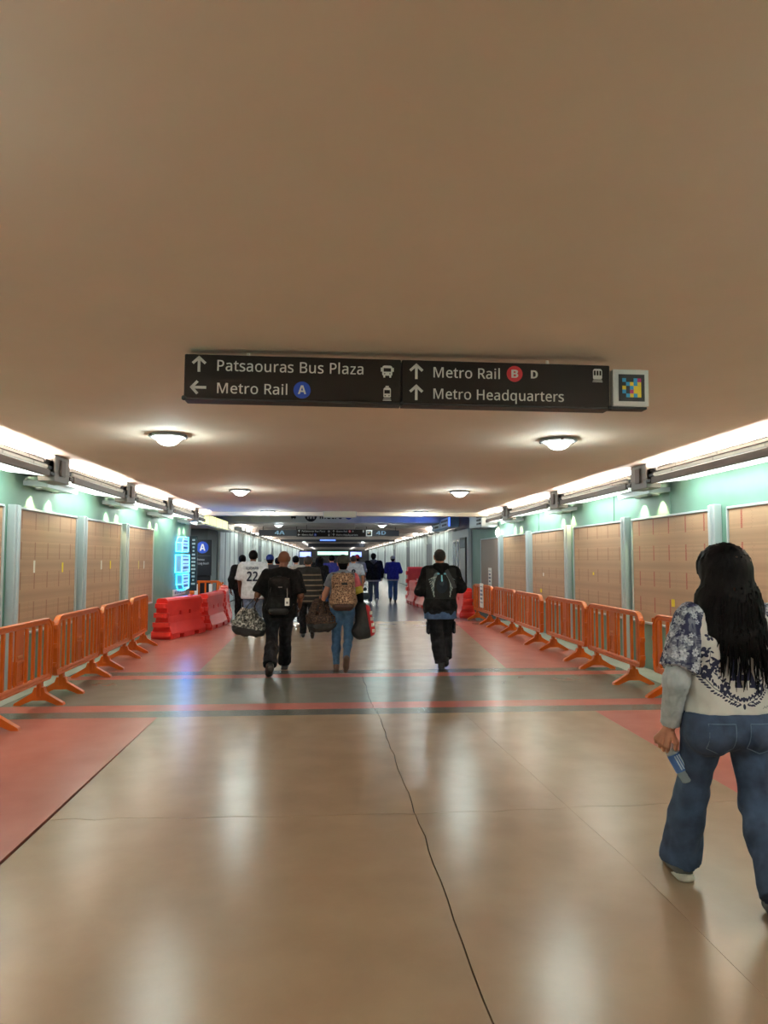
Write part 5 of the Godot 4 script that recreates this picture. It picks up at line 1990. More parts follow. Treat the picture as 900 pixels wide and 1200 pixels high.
func wings_tex() -> ImageTexture:
	var S := 512
	var im := Image.create(S, S, false, Image.FORMAT_RGB8)
	var bk := rgb(13, 14, 16)
	im.fill(bk)
	ell(im, Vector2(256, 300), 92, 120, 0, rgb(16, 26, 38))
	for g in [-1.0, 1.0]:
		for k in 9:
			var a := Vector2(256 + g * (70 + k * 10), 120 + k * 12)
			var b := Vector2(256 + g * (205 - k * 9), 190 + k * 34)
			for j in 4:
				var p := a.lerp(b, 0.25 + 0.25 * j)
				ell(im, p, 34 - j * 4, 11 - j, (b - a).angle(), rgb(158, 170, 166) if (j + k) % 3 else rgb(92, 112, 116))
			stroke(im, a, b, 2, rgb(40, 52, 56))
		ell(im, Vector2(256 + g * 95, 110), 48, 26, g * 0.7, rgb(96, 112, 114))
		ell(im, Vector2(256 + g * 56, 96), 24, 16, 0, rgb(110, 176, 196))
	fill_poly(im, [Vector2(246, 120), Vector2(266, 120), Vector2(272, 215), Vector2(258, 232), Vector2(244, 215)], rgb(128, 206, 220))
	ell(im, Vector2(256, 260), 40, 34, 0, rgb(36, 48, 58))
	return ImageTexture.create_from_image(im)

func build_people() -> void:
	var skin_light := mat(rgb(196, 132, 106), 0.55)
	skin_light.subsurf_scatter_enabled = true
	skin_light.subsurf_scatter_strength = 0.05
	var skin_mid := mat(rgb(168, 112, 82), 0.55)
	var skin_dark := mat(rgb(112, 66, 44), 0.5)
	var hair_black := StandardMaterial3D.new()
	hair_black.albedo_color = rgb(9, 8, 9)
	hair_black.roughness = 0.6
	hair_black.metallic_specular = 0.18
	var denim := cloth(rgb(44, 66, 96), 5)
	var denim2 := cloth(rgb(52, 92, 130), 6)
	var black := cloth(rgb(11, 11, 12), 7)
	var charcoal := cloth(rgb(22, 23, 27), 8)
	var shoe_black := mat(rgb(20, 20, 22), 0.5)
	var white_cloth := cloth(rgb(212, 214, 220), 9)
	var grey_cloth := cloth(rgb(140, 142, 148), 10)

	# --- the woman in the foreground
	var J := {"head": V(-0.0, 1.535, -0.02), "neck": V(0.025, 1.4, -0.01), "chest": V(0.03, 1.2, -0.005), "waist": V(0.01, 1.0, 0), "pelvis": V(0.005, 0.87, 0), "shoulder_l": V(-0.15, 1.325, -0.01), "shoulder_r": V(0.215, 1.322, -0.01),
		"elbow_l": V(-0.255, 1.03, 0.03), "wrist_l": V(-0.25, 0.79, -0.06), "elbow_r": V(0.315, 1.03, 0.03), "wrist_r": V(0.345, 0.79, -0.04), "hip_l": V(-0.095, 0.82, 0), "hip_r": V(0.105, 0.82, 0),
		"knee_l": V(-0.125, 0.44, -0.12), "ankle_l": V(-0.135, 0.095, -0.22), "toe_l": V(-0.115, 0.035, -0.40), "knee_r": V(0.125, 0.44, 0.04), "ankle_r": V(0.075, 0.125, 0.33), "toe_r": V(0.09, 0.04, 0.19), "s": 0.97,
		"grip_l": V(-0.3, -0.85, -0.3), "palm_l": V(0.6, -0.3, -0.6)}
	J.head = V(0.0 + 0.03, 1.55, -0.03)
	var jp := StandardMaterial3D.new()
	jp.albedo_texture = jersey_print()
	jp.roughness = 0.75
	var jw := cloth(rgb(206, 200, 194), 11)
	var sleeve_m := StandardMaterial3D.new()
	sleeve_m.albedo_texture = floral_tex()
	sleeve_m.roughness = 0.8
	triplanar(sleeve_m, 3.2, false)
	var jeans := StandardMaterial3D.new()
	jeans.albedo_texture = noise_tex(0.02, rgb(30, 44, 68), rgb(62, 82, 112), 5, 0.1, 0.9, 15, 256)
	jeans.roughness = 0.85
	triplanar(jeans, 1.6, false)
	var P := {"J": J, "cell": 0.0085, "skin": skin_light, "fat": 1.06, "curl": 0.75, "hand": 1.16, "amp": 0.014, "seed": 3, "shoe_scale": 1.1,
		"top": {"mat": jw, "print": jp, "box": Rect2(-0.235, 0.868, 0.53, 0.56), "e": 0.016, "hem": 0.872, "sleeve": 0.82, "sleeve_mat": sleeve_m, "se": 0.034, "name": "jersey"},
		"bottom": {"mat": jeans, "e": 0.016, "flare": 0.052, "seat": 0.026, "k": 0.045, "rise": 0.9}, "shoe": mat(rgb(96, 94, 92), 0.6), "sole": mat(rgb(206, 198, 184), 0.6), "hair": "custom"}
	var w := person(P, "woman with long black hair, floral white and navy jersey and flared jeans, holding a bottle", V(1.93, 0, -3.56))
	# knitted arm warmer, patch, pockets, belt line
	var rib := FastNoiseLite.new()
	rib.frequency = 1.0
	for q in ["l", "r"]:
		var e: Vector3 = J["elbow_" + q]
		var wr: Vector3 = J["wrist_" + q]
		var sh: Vector3 = J["shoulder_" + q]
		obj("knit_sleeve", amesh(blob([bn(sh.lerp(e, 0.6), e, 0.06, 0.058), bn(e, wr.lerp(e, 0.06), 0.058, 0.046, 1.0, 1)], 0.03, 0.007, [], rib, 0.008, V(95, 6, 95))), cloth(rgb(186, 190, 194), 12), w)
	var ps := stool()
	var hexp := PackedVector2Array()
	for i in 6:
		hexp.append(Vector2(cos(TAU * i / 6 + PI / 6), sin(TAU * i / 6 + PI / 6) * 1.15) * 0.036)
	prism(ps, hexp, V(-0.236, 1.16, 0.082), V(0.9, 0.06, 0.42), V(0.22, 0.97, 0), V(-0.002, 0, 0.004))
	var pa := obj("sleeve_patch", done(ps), mat(rgb(206, 198, 190), 0.7), w)
	var p2 := stool()
	for k in 3:
		box(p2, V(-0.238, 1.175 - 0.014 * k, 0.0885), V(0.034 - 0.004 * k, 0.008, 0.003), 0, Basis(Vector3.UP, -0.44))
	obj("patch_print", done(p2), mat(rgb(70, 120, 104), 0.7), pa)
	for g in [-1.0, 1.0]:
		var poly := PackedVector2Array([Vector2(-0.062, 0.07), Vector2(0.062, 0.07), Vector2(0.064, -0.05), Vector2(0, -0.078), Vector2(-0.064, -0.05)])
		var st := stool()
		var rings := []
		for i in poly.size():
			var a := poly[i]
			var b := poly[(i + 1) % poly.size()]
			for k in 6:
				rings.append(a.lerp(b, k / 6.0))
		for i in rings.size():
			var a: Vector2 = rings[i]
			var b: Vector2 = rings[(i + 1) % rings.size()]
			var za := back_z(P.bottom_surface, 0.005 + g * 0.098 + a.x, 0.775 + a.y)
			var zb := back_z(P.bottom_surface, 0.005 + g * 0.098 + b.x, 0.775 + b.y)
			rod(st, V(0.005 + g * 0.098 + a.x, 0.775 + a.y, za + 0.001), V(0.005 + g * 0.098 + b.x, 0.775 + b.y, zb + 0.001), 0.0022, 0.0022, 5)
		obj("pocket_seam", done(st), mat(rgb(96, 116, 140), 0.8), w)
	# hair: a full mass and loose strands
	var hn := FastNoiseLite.new()
	hn.frequency = 1.0
	hn.fractal_octaves = 3
	var h: Vector3 = J.head
	var HB: Array = [bn(h + V(0, 0.035, 0.02), h + V(0, 0.035, -0.03), 0.117, 0.109), bn(h + V(0, -0.02, 0.03), h + V(0.0, -0.14, 0.05), 0.118, 0.132, 0.82)]
	for q in [[-0.06, -0.14, 0.05, -0.1, -0.3, 0.1, 0.1, 0.055], [0.06, -0.14, 0.05, 0.1, -0.3, 0.1, 0.1, 0.06], [0.0, -0.14, 0.06, -0.02, -0.31, 0.13, 0.1, 0.06], [0.04, -0.2, 0.08, 0.08, -0.34, 0.14, 0.08, 0.04], [-0.02, -0.3, 0.11, -0.06, -0.38, 0.14, 0.06, 0.022], [0.02, -0.35, 0.13, -0.01, -0.37, 0.15, 0.05, 0.02], [0.08, -0.2, 0.04, 0.17, -0.42, 0.1, 0.07, 0.03], [0.1, -0.25, 0.03, 0.22, -0.4, 0.05, 0.05, 0.02], [0.05, -0.3, 0.13, 0.07, -0.39, 0.15, 0.045, 0.016], [-0.09, -0.14, 0.03, -0.16, -0.27, 0.05, 0.06, 0.035]]:
		HB.append(bn(h + V(q[0], q[1], q[2]), h + V(q[3], q[4], q[5]), q[6], q[7], 0.75))
	var hd := blob(HB, 0.05, 0.0085, [[h + V(0, -0.02, -0.075), V(0, -0.5, -0.86)]], hn, 0.012, V(48, 3.5, 48))
	var ho := obj("hair", amesh(hd), hair_black, w)
	var rs := RandomNumberGenerator.new()
	rs.seed = 4
	var roots := []
	for i in 110:
		var a := rs.randf_range(-1.0, 1.0)
		var y0 := rs.randf_range(-0.4, -0.1)
		var x0 := a * lerpf(0.12, 0.1, -y0 * 2.0) + (0.03 if y0 < -0.35 else 0.0)
		var z0 := back_z(hd, h.x + x0, h.y + y0)
		if z0 < -0.5:
			continue
		var p := V(h.x + x0, h.y + y0, z0)
		var pts := [p]
		var out := a * rs.randf_range(0.0, 0.25)
		for k in 5:
			p += V(out * 0.03 + rs.randf_range(-0.004, 0.004), -rs.randf_range(0.02, 0.045), rs.randf_range(-0.006, 0.006))
			pts.append(p)
		roots.append(pts)
	for i in 16:   # flyaway strands at the sides
		var g: float = -1.0 if i % 2 else 1.0
		var p := h + V(g * 0.115, rs.randf_range(-0.16, -0.05), 0.04)
		var pts := [p]
		for k in 6:
			p += V(g * rs.randf_range(0.004, 0.02) * (1.0 + 0.2 * k), -rs.randf_range(0.015, 0.035), rs.randf_range(-0.004, 0.004))
			pts.append(p)
		roots.append(pts)
	hair_strands(ho, roots, hair_black)
	# the plastic bottle in her left hand
	var bt := thing("water_bottle", "clear plastic bottle with a blue label held upside down by the woman", "bottle", V(1.93 - 0.231, 0.67, -3.56 - 0.1))
	bt.transform.basis = Basis(Quaternion(Vector3.UP, V(-0.40, 0.86, -0.25).normalized()))
	var gl := StandardMaterial3D.new()
	gl.transparency = BaseMaterial3D.TRANSPARENCY_ALPHA
	gl.albedo_color = Color(0.85, 0.92, 0.96, 0.36)
	gl.roughness = 0.08
	var bs := stool()
	lathe(bs, [Vector2(0.0, -0.165), Vector2(0.026, -0.168), Vector2(0.032, -0.16), Vector2(0.031, -0.14), Vector2(0.033, -0.13), Vector2(0.031, -0.12), Vector2(0.032, -0.02), Vector2(0.03, 0.0), Vector2(0.018, 0.03), Vector2(0.013, 0.036), Vector2(0.013, 0.05)], 24)
	obj("shell", done(bs), gl, bt)
	var bl := stool()
	lathe(bl, [Vector2(0.0332, -0.112), Vector2(0.0332, -0.025)], 24)
	obj("label_band", done(bl), mat(rgb(70, 110, 176), 0.4), bt)
	var bp := stool()
	for k in 3:
		box(bp, V(-0.012 + 0.012 * k, -0.068, 0.0335), V(0.006, 0.07, 0.002))
	obj("label_print", done(bp), mat(rgb(196, 214, 232), 0.4), bt)
	var bc := stool()
	lathe(bc, [Vector2(0.0, 0.064), Vector2(0.015, 0.064), Vector2(0.0155, 0.044)], 20)
	obj("cap", done(bc), M.white, bt)

	# --- man in black with a backpack and a camouflage bag
	J = {"head": V(0.05, 1.62, 0.03), "neck": V(0.03, 1.46, 0.05), "chest": V(0.015, 1.22, 0.05), "waist": V(0.0, 1.02, 0.05), "pelvis": V(-0.005, 0.9, 0.05), "shoulder_l": V(-0.19, 1.385, 0.05), "shoulder_r": V(0.225, 1.385, 0.05),
		"elbow_l": V(-0.31, 1.12, 0.12), "wrist_l": V(-0.36, 1.07, -0.1), "elbow_r": V(0.295, 1.1, 0.13), "wrist_r": V(0.27, 0.93, -0.07), "hip_l": V(-0.1, 0.84, 0.05), "hip_r": V(0.085, 0.84, 0.05),
		"knee_l": V(-0.105, 0.46, 0.08), "ankle_l": V(-0.11, 0.17, 0.40), "toe_l": V(-0.144, 0.04, 0.26), "knee_r": V(0.062, 0.44, -0.2), "ankle_r": V(0.04, 0.1, -0.42), "toe_r": V(0.05, 0.035, -0.6), "s": 1.0}
	P = {"J": J, "cell": 0.013, "skin": skin_dark, "fat": 1.12, "seed": 6, "amp": 0.016, "top": {"mat": black, "e": 0.026, "hem": 0.8, "sleeve": 0.92, "se": 0.036, "drop": 0.01}, "bottom": {"mat": charcoal, "e": 0.026, "flare": 0.036}, "shoe": shoe_black, "sole": mat(rgb(50, 40, 36), 0.7), "shoe_scale": 1.15, "hair": "none"}
	P.top.hem = 0.79
	person(P, "bald man in black T-shirt and trousers carrying a black backpack and a camouflage bag", V(-0.72, 0, -10.7))
	pack(V(-0.72, 0, -10.7) + V(0.0, 1.12, 0.255), 0.32, 0.5, black, mat(rgb(26, 26, 30), 0.7), "black backpack with a white luggage tag on the bald man's back", true)
	var camo := textured(ramp_tex(0.05, [0.0, 0.36, 0.5, 0.62], [rgb(38, 38, 38), rgb(96, 90, 82), rgb(150, 144, 134), rgb(206, 202, 194)], 51, 256, FastNoiseLite.TYPE_CELLULAR, 2), 2.6, 0.8)
	duffel(V(-1.16, 0.745, -10.68), 0.23, 0.19, camo, "grey camouflage holdall with dark base hanging at the bald man's left side", V(-1.07, 1.06, -10.76), 0.5)
	var ph := thing("phone", "pale phone held in the bald man's right hand", "phone", V(-0.47, 0.87, -10.82))
	obj("case", boxm(V(0.016, 0.15, 0.075), 0.006), mat(rgb(196, 198, 204), 0.4), ph)
	obj("screen", boxm(V(0.003, 0.135, 0.066)), mat(rgb(20, 24, 30), 0.2), ph, V(-0.009, 0, 0))
	ph.rotation = V(0.7, 0.2, 0.1)

	# --- woman with the patterned backpack
	J = {"head": V(0.013, 1.555, 0.0), "neck": V(0.013, 1.42, 0), "chest": V(0.014, 1.2, 0), "waist": V(0.004, 1.03, 0), "pelvis": V(0.003, 0.92, 0), "shoulder_l": V(-0.15, 1.355, 0), "shoulder_r": V(0.176, 1.355, 0), "elbow_l": V(-0.24, 1.12, 0.04), "wrist_l": V(-0.305, 0.94, -0.02), "elbow_r": V(0.255, 1.12, 0.04), "wrist_r": V(0.285, 0.91, -0.02),
		"hip_l": V(-0.083, 0.86, 0), "hip_r": V(0.089, 0.86, 0), "knee_l": V(-0.081, 0.47, -0.1), "ankle_l": V(-0.079, 0.09, -0.12), "toe_l": V(-0.077, 0.035, -0.3), "knee_r": V(0.091, 0.475, -0.03), "ankle_r": V(0.055, 0.235, 0.33), "toe_r": V(0.05, 0.06, 0.26), "s": 0.97}
	var pink := cloth(rgb(206, 92, 104), 13)
	var tee := cloth(rgb(120, 126, 136), 14)
	P = {"J": J, "cell": 0.012, "skin": skin_light, "seed": 8, "amp": 0.008, "top": {"mat": tee, "e": 0.012, "hem": 0.92, "sleeve": 0.6, "se": 0.018, "sleeve_mat": {"l": tee, "r": pink}}, "bottom": {"mat": denim2, "e": 0.006, "flare": 0.004}, "shoe": mat(rgb(92, 60, 46), 0.6), "sole": mat(rgb(72, 50, 38), 0.7), "hair": "cap", "hair_mat": hair_black, "cap": cloth(rgb(46, 48, 40), 16), "brim_yaw": 0.0}
	var bw := person(P, "woman in a dark cap and tight blue jeans wearing a patterned brown backpack", V(0.16, 0, -10.75))
	var a0: Vector3 = J.shoulder_r
	var a1: Vector3 = J.elbow_r
	obj("sleeve_band", amesh(blob([bn(a0.lerp(a1, 0.42), a0.lerp(a1, 1.0), 0.066, 0.058, 1.0, 2)], 0.02, 0.012)), cloth(rgb(206, 182, 60), 17), bw)
	obj("forearm_sleeve", amesh(blob([bn(a1, (J.wrist_r as Vector3).lerp(a1, 0.06), 0.05, 0.042, 1.0, 1)], 0.02, 0.012)), black, bw)
	var leo := textured(ramp_tex(0.045, [0.0, 0.3, 0.48, 0.62], [rgb(70, 44, 34), rgb(176, 138, 108), rgb(116, 82, 62), rgb(206, 172, 140)], 52, 256, FastNoiseLite.TYPE_CELLULAR, 1), 3.4, 0.85)
	pack(V(0.16, 0, -10.75) + V(0.012, 1.17, 0.2), 0.35, 0.5, leo, mat(rgb(74, 46, 38), 0.7), "patterned brown and cream backpack with a small black badge", false)
	var leo2 := textured(ramp_tex(0.045, [0.0, 0.42, 0.55], [rgb(44, 30, 26), rgb(120, 88, 66), rgb(58, 40, 34)], 53, 256, FastNoiseLite.TYPE_CELLULAR, 1), 3.4, 0.85)
	duffel(V(-0.135, 0.82, -10.75), 0.13, 0.235, leo2, "dark leopard print bag carried in the capped woman's left hand", V(-0.14, 0.93, -10.78), -0.1)
	sports_bag(V(0.455, 0.74, -10.74))

	# --- man in the winged hoodie
	J = {"head": V(0.0, 1.645, -0.02), "neck": V(0.007, 1.5, 0), "chest": V(0.006, 1.28, 0), "waist": V(0.004, 1.06, 0), "pelvis": V(0.003, 0.92, 0), "shoulder_l": V(-0.2, 1.425, 0), "shoulder_r": V(0.215, 1.425, 0), "elbow_l": V(-0.305, 1.15, 0.06), "wrist_l": V(-0.15, 1.13, -0.2), "elbow_r": V(0.315, 1.2, 0.06), "wrist_r": V(0.2, 1.2, -0.2),
		"hip_l": V(-0.09, 0.86, 0), "hip_r": V(0.098, 0.86, 0), "knee_l": V(-0.035, 0.46, -0.08), "ankle_l": V(0.01, 0.105, 0.02), "toe_l": V(0.035, 0.035, -0.16), "knee_r": V(0.11, 0.46, -0.22), "ankle_r": V(0.09, 0.16, -0.1), "toe_r": V(0.1, 0.08, -0.28), "s": 1.0}
	var wp := StandardMaterial3D.new()
	wp.albedo_texture = wings_tex()
	wp.roughness = 0.9
	P = {"J": J, "cell": 0.012, "skin": skin_mid, "fat": 1.14, "seed": 9, "amp": 0.014, "top": {"mat": black, "print": wp, "box": Rect2(-0.215, 1.04, 0.45, 0.45), "e": 0.034, "hem": 0.87, "sleeve": 1.92, "se": 0.03, "name": "hoodie", "hood": black}, "under": {"mat": cloth(rgb(44, 72, 110), 18), "hem": 0.745, "e": 0.03}, "bottom": {"mat": charcoal, "e": 0.034, "flare": 0.02}, "shoe": shoe_black, "sock": white_cloth, "sole": mat(rgb(36, 36, 38), 0.7), "shoe_scale": 1.15, "hair": "buzz", "hair_mat": mat(rgb(38, 28, 22), 0.8)}
	var hm := person(P, "man in a black hoodie with a pale winged print and baggy black cargo trousers", V(1.6, 0, -10.85))
	for g in [-1.0, 1.0]:
		var k: Vector3 = (J.hip_l as Vector3).lerp(J.knee_l, 0.62) if g < 0 else (J.hip_r as Vector3).lerp(J.knee_r, 0.62)
		obj("cargo_pocket", boxm(V(0.045, 0.19, 0.15), 0.018), charcoal, hm, k + V(g * 0.115, 0, 0.0))
	var sg := thing("sling_strap", "dark grey sling strap over the winged hoodie man's right shoulder", "strap", V(1.6, 0, -10.85))
	var ss := stool()
	var spts := []
	for i in 9:
		var t := i / 8.0
		var x := lerpf(0.06, 0.2, t)
		var y := lerpf(1.5, 1.2, t)
		spts.append(V(x, y, back_z(P.top_surface, x, y) + 0.008))
	strap(ss, spts, 0.055, 0.008, V(1, 0.5, 0))
	obj("webbing", done(ss), mat(rgb(52, 54, 58), 0.8), sg)

	# --- the group further ahead
	J = joints(1.68, 0.96, 0.75, 1)
	var stripe := Image.create(64, 256, false, Image.FORMAT_RGB8)
	stripe.fill(rgb(24, 22, 22))
	for k in 6:
		stripe.fill_rect(Rect2i(0, 60 + k * 30, 64, 8), rgb(104, 92, 76))
	var sm := StandardMaterial3D.new()
	sm.albedo_texture = ImageTexture.create_from_image(stripe)
	sm.roughness = 0.95
	person({"J": J, "cell": 0.016, "skin": skin_mid, "fat": 1.1, "seed": 11, "top": {"mat": black, "print": sm, "box": Rect2(-0.3, 0.62, 0.6, 0.9), "e": 0.036, "hem": 0.72, "sleeve": 1.94, "se": 0.03, "drop": 0.02, "name": "coat"}, "bottom": {"mat": charcoal, "e": 0.018, "flare": 0.016}, "shoe": shoe_black, "hair": "short", "hair_mat": mat(rgb(36, 26, 22), 0.7)}, "person in a long black coat with brown horizontal stripes, beyond the bald man", V(-0.47, 0, -15.3), 0.05)
	J = joints(1.8, 1.06, 0.8, -1)
	P = {"J": J, "cell": 0.016, "skin": skin_dark, "seed": 12, "top": {"mat": white_cloth, "e": 0.034, "hem": 0.8, "sleeve": 0.95, "se": 0.045, "drop": 0.02, "name": "jersey"}, "bottom": {"mat": cloth(rgb(96, 112, 140), 19), "e": 0.024, "flare": 0.02}, "shoe": M.off, "hair": "short", "hair_mat": hair_black}
	var j22 := person(P, "man in a white baseball jersey numbered 22, left of the bald man", V(-1.62, 0, -15.6), 0.0)
	var l22 := letters("22", -0.115, 0.115, 1.16, 0.2, 0.0, 0.004, mat(rgb(30, 34, 60), 0.7), j22, true, "jersey_number")
	drape(l22, P.top_surface, 0.006)
	var nm := letters("KERSHAW", -0.13, 0.13, 1.4, 0.06, 0.0, 0.004, mat(rgb(60, 64, 90), 0.7), j22, true, "jersey_name")
	drape(nm, P.top_surface, 0.006)
	var tray := [
		[1.72, 1.0, 1, 0, 0.02, skin_dark, black, charcoal, "short", null, V(-2.15, 0, -18.2), "person in dark clothes at the left of the number 22 jersey"],
		[1.72, 1.05, 1, 1, 0.02, skin_mid, cloth(rgb(34, 40, 56), 20), denim, "hat", cloth(rgb(28, 58, 150), 21), V(-1.42, 0, -17.4), "person in a bright blue hat right of the number 22 jersey"],
		[1.66, 1.0, -1, 0, 0.022, skin_light, cloth(rgb(196, 196, 200), 22), charcoal, "short", null, V(-1.42, 0, -20.0), "person in a white shirt partly hidden left of the bald man's head"],
		[1.70, 1.05, 1, 0, 0.02, skin_light, cloth(rgb(206, 204, 204), 23), charcoal, "short", null, V(-0.9, 0, -19.0), "person in a pale shirt raising a hand, behind the bald man's right shoulder"],
		[1.68, 0.95, -1, 0, 0.022, skin_light, black, denim, "long", null, V(-0.32, 0, -20.2), "woman with long black hair and dark jacket beyond the striped coat"],
		[1.74, 1.05, 1, 0, 0.022, skin_light, cloth(rgb(34, 38, 130), 25), denim, "short", null, V(0.02, 0, -22.0), "person in a vivid blue jacket left of the capped woman's head"],
		[1.72, 1.0, -1, 0, 0.022, skin_mid, cloth(rgb(176, 182, 196), 26), denim, "short", mat(rgb(40, 22, 20), 0.7), V(0.62, 0, -20.6), "person in a grey jersey numbered 8, right of the capped woman"],
		[1.76, 1.05, 1, 0, 0.024, skin_mid, cloth(rgb(150, 156, 170), 27), denim, "cap", cloth(rgb(176, 24, 36), 28), V(0.86, 0, -24.6), "person in a red cap beyond the number 8 jersey"],
		[1.82, 1.2, 1, 0, 0.022, skin_dark, cloth(rgb(16, 16, 20), 29), cloth(rgb(52, 62, 84), 30), "beanie", black, V(1.52, 0, -26.6), "broad man in a black hooded jacket, beanie and blue jeans"],
		[1.74, 1.08, -1, 1, 0.022, skin_mid, cloth(rgb(26, 32, 118), 31), denim2, "cap", cloth(rgb(150, 146, 134), 32), V(2.3, 0, -27.6), "person in a royal blue jacket, pale cap and jeans by the right barricades"],
		[1.7, 1.0, 1, 0, 0.03, skin_dark, charcoal, black, "short", null, V(-0.9, 0, -33.0), "distant person in dark clothes near the far displays, left side"],
		[1.72, 1.0, -1, 0, 0.03, skin_mid, cloth(rgb(60, 62, 70), 33), denim, "short", null, V(0.5, 0, -36.0), "distant person in a grey top in the middle of the far passage"]]
	var i := 0
	for q in tray:
		J = joints(q[0], q[1], 0.7 + 0.1 * (i % 3), q[2], q[3])
		if i == 3:
			J.elbow_r = J.shoulder_r + V(0.1, -0.2, -0.1)
			J.wrist_r = J.shoulder_r + V(0.12, 0.05, -0.2)
		P = {"J": J, "cell": q[4], "skin": q[5], "seed": 20 + i, "fat": 1.05 if q[1] < 1.1 else 1.25, "top": {"mat": q[6], "e": 0.03, "hem": 0.86, "sleeve": 1.93 if i in [0, 4, 5, 8, 9] else 0.9, "se": 0.034, "name": "jacket" if i in [4, 5, 8, 9] else "shirt"}, "bottom": {"mat": q[7], "e": 0.022, "flare": 0.018}, "shoe": M.off if i == 8 else shoe_black, "hair": q[8], "hair_mat": q[9] if (q[9] != null and q[8] == "short") else hair_black, "cap": q[9]}
		if i == 8:
			P.top.hood = cloth(rgb(70, 72, 78), 34)
		if i in [8, 9]:
			P.under = {"mat": cloth(rgb(150, 152, 158), 35), "hem": 0.81, "e": 0.024}
		var o := person(P, q[11], q[10], [0.05, -0.08, 0.03, 0.0, -0.04, 0.06, 0.0, 0.1, 0.02, -0.05, 0.0, 0.1][i])
		if i == 6:
			var l8 := letters("8", -0.06, 0.06, 1.13, 0.2, 0.0, 0.004, mat(rgb(30, 34, 60), 0.7), o, true, "jersey_number")
			drape(l8, P.top_surface, 0.008)
		i += 1
	var sb := thing("carrier_bag", "small dark bag hanging from the hand of the number 8 jersey wearer", "bag", V(0.92, 0.72, -20.66))
	obj("pouch", amesh(blob([bn(V(-0.06, -0.13, 0), V(0.06, -0.13, 0), 0.1, 0.1, 0.5), bn(V(-0.03, 0.06, 0), V(0.03, 0.06, 0), 0.05, 0.05, 0.5)], 0.06, 0.016)), mat(rgb(40, 54, 66), 0.6), sb)
	var sh := stool()
	tube(sh, [V(-0.05, 0.08, 0), V(-0.03, 0.17, 0), V(0.03, 0.17, 0), V(0.05, 0.08, 0)], 0.008, 6)
	obj("handle", done(sh), M.dark, sb)

func back_z(d: Dictionary, x: float, y: float) -> float:
	var z := -9.0
	var w := 0.0
	var s := 0.0
	for j in d.v.size():
		var p: Vector3 = d.v[j]
		if d.n[j].z > 0.05:
			var dd := (p.x - x) * (p.x - x) + (p.y - y) * (p.y - y)
			if dd < 0.0006:
				var q := 1.0 / (dd + 0.00003)
				s += p.z * q
				w += q
	return s / w if w > 0.0 else z

func pack(at: Vector3, w: float, h: float, m: Material, trim: Material, label: String, tagged: bool) -> void:
	var t := thing("backpack", label, "backpack", at)
	var n := FastNoiseLite.new()
	n.frequency = 1.0
	var x := w / 2 - 0.09
	var B: Array = []
	for g in [-1.0, 1.0]:
		B.append(bn(V(g * x, -h / 2 + 0.1, 0), V(g * x * 0.8, h / 2 - 0.1, -0.01), 0.095, 0.085, 0.95))
	B.append(bn(V(-x, -h * 0.28, 0.02), V(x, -h * 0.28, 0.02), 0.1, 0.1, 0.9))
	B.append(bn(V(-x * 0.7, h * 0.3, 0), V(x * 0.7, h * 0.3, 0), 0.085, 0.085, 0.9))
	obj("main_bag", amesh(blob(B, 0.07, 0.012, [], n, 0.012, V(12, 9, 12))), m, t)
	var F := blob([bn(V(-x, -h * 0.22, 0.085), V(x, -h * 0.22, 0.085), 0.065, 0.065, 0.6), bn(V(-x, -h * 0.36, 0.085), V(x, -h * 0.36, 0.085), 0.06, 0.06, 0.6), bn(V(-x, -h * 0.1, 0.08), V(x, -h * 0.1, 0.08), 0.05, 0.05, 0.6)], 0.05, 0.012)
	obj("front_pocket", amesh(F), m, t)
	var bs := blob([bn(V(-x, -h / 2 + 0.045, 0.03), V(x, -h / 2 + 0.045, 0.03), 0.075, 0.075, 1.5)], 0.03, 0.012, [[V(0, -h / 2 + 0.07, 0), V(0, 1, 0)]])
	obj("base", amesh(bs), trim, t)
	var zs := stool()
	var pts := []
	for i in 13:
		var a := PI * i / 12.0
		pts.append(V(cos(a) * (x + 0.05), h * 0.08 + sin(a) * h * 0.3, 0.075 - 0.02 * sin(a)))
	tube(zs, pts, 0.006, 6)
	obj("zip", done(zs), trim, t)
	for g in [-1.0, 1.0]:
		var ss := stool()
		strap(ss, [V(g * 0.1, h * 0.42, -0.04), V(g * 0.13, h * 0.48, -0.16), V(g * 0.15, h * 0.42, -0.28), V(g * 0.16, h * 0.2, -0.38), V(g * 0.17, -h * 0.1, -0.36), V(g * 0.19, -h * 0.25, -0.2), V(g * 0.16, -h * 0.3, -0.05)], 0.05, 0.012, V(1, 0, 0))
		obj("shoulder_strap", done(ss), trim, t)
	var hs := stool()
	tube(hs, [V(-0.03, h * 0.46, 0.0), V(-0.02, h * 0.52, 0.0), V(0.02, h * 0.52, 0.0), V(0.03, h * 0.46, 0.0)], 0.008, 6)
	obj("grab_loop", done(hs), trim, t)
	var bd := stool()
	if tagged:
		box(bd, V(0.12, -0.09, 0.15), V(0.062, 0.105, 0.006), 0.002)
		var o := obj("luggage_tag", done(bd), M.white, t)
		var ln := stool()
		tube(ln, [V(0.12, -0.04, 0.15), V(0.12, 0.03, 0.12), V(0.115, 0.09, 0.09)], 0.006, 6)
		box(ln, V(0.12, -0.1, 0.154), V(0.026, 0.03, 0.003))
		obj("tag_cord", done(ln), M.chan, o)
		var lg := stool()
		box(lg, V(0.02, 0.11, 0.088), V(0.055, 0.012, 0.004))
		obj("badge", done(lg), M.chan, t)
	else:
		box(bd, V(0.02, 0.1, 0.088), V(0.08, 0.036, 0.008), 0.003)
		obj("badge", done(bd), M.dark, t)

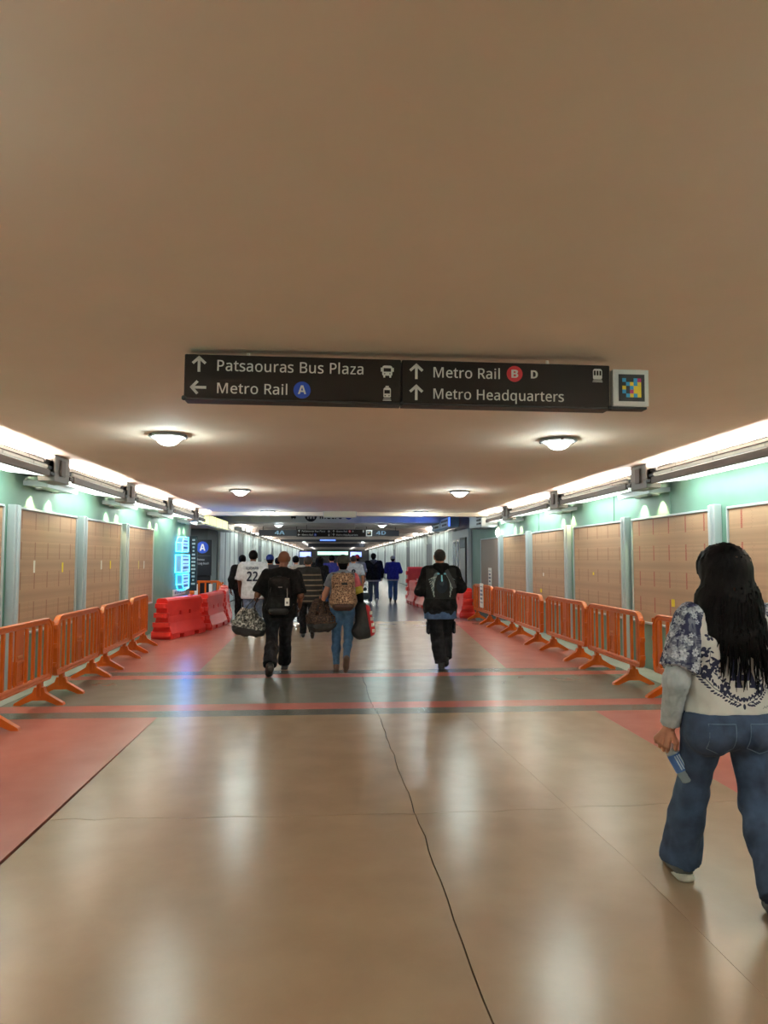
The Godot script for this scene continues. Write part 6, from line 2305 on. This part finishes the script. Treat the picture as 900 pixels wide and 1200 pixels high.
func duffel(at: Vector3, hw: float, hh: float, m: Material, label: String, grip: Vector3, tilt: float) -> void:
	var t := thing("holdall", label, "bag", at)
	var n := FastNoiseLite.new()
	n.frequency = 1.0
	n.fractal_octaves = 3
	var b := blob([bn(V(-hw * 0.5, -hh * 0.3, 0), V(hw * 0.5, -hh * 0.3 - tilt * 0.06, 0), hh * 0.68, hh * 0.68, 1.0), bn(V(-hw * 0.3, hh * 0.45, 0), V(hw * 0.25, hh * 0.4, 0), hh * 0.5, hh * 0.45, 0.8)], 0.06, 0.012, [[V(0, -hh * 0.55, 0), V(-tilt * 0.5, -1, 0)]], n, 0.03, V(11, 9, 11))
	obj("main_bag", amesh(b), m, t)
	var c := blob([bn(V(-hw * 0.5, -hh * 0.42, 0), V(hw * 0.55, -hh * 0.42 - tilt * 0.06, 0), hh * 0.66, hh * 0.66, 1.02)], 0.03, 0.012, [[V(0, -hh * 0.5, 0), V(tilt * 0.3, 1, 0)]], n, 0.02, V(10, 10, 10))
	obj("base", amesh(c), mat(rgb(50, 48, 48), 0.8), t)
	for g in [-1.0, 1.0]:
		var s := stool()
		var gp := grip - at
		strap(s, [V(-hw * 0.45, hh * 0.3, g * hh * 0.55), V(-hw * 0.3, hh * 0.85, g * 0.06).lerp(gp, 0.25), gp + V(-0.02, 0.0, g * 0.01), gp + V(0.02, 0.0, g * 0.01), V(hw * 0.3, hh * 0.85, g * 0.06).lerp(gp, 0.25), V(hw * 0.45, hh * 0.3, g * hh * 0.55)], 0.03, 0.008, V(0.3, 0, 1))
		obj("handle", done(s), M.dark, t)

func sports_bag(at: Vector3) -> void:
	var t := thing("sports_bag", "long black sports bag with a red lettered side in the capped woman's right hand", "bag", at)
	var n := FastNoiseLite.new()
	n.frequency = 1.0
	var b := blob([bn(V(-0.02, 0.18, 0), V(0.01, -0.14, 0), 0.09, 0.125, 1.0), bn(V(-0.05, -0.16, 0), V(0.06, -0.15, 0), 0.11, 0.11, 1.0)], 0.05, 0.012, [], n, 0.012, V(10, 8, 10))
	obj("main_bag", amesh(b), mat(rgb(17, 17, 19), 0.7), t)
	var r := blob([bn(V(0.055, 0.17, 0.02), V(0.105, -0.15, 0.02), 0.055, 0.085, 1.15)], 0.03, 0.01, [[V(0.072, 0, 0), V(-1, -0.16, 0.1)]])
	obj("red_side", amesh(r), mat(rgb(182, 26, 34), 0.55), t)
	var l := stool()
	for k in 4:
		box(l, V(0.118 + 0.012 * k, 0.11 - 0.085 * k, 0.098), V(0.05, 0.05, 0.012), 0.004, Basis(Vector3.UP, 0.7))
	obj("lettering", done(l), M.letter, t)
	var s := stool()
	strap(s, [V(-0.06, 0.14, 0.02), V(-0.03, 0.24, 0.0), V(0.0, 0.24, 0.0), V(0.06, 0.12, 0.02)], 0.03, 0.008, V(0, 0, 1))
	obj("handle", done(s), M.dark, t)
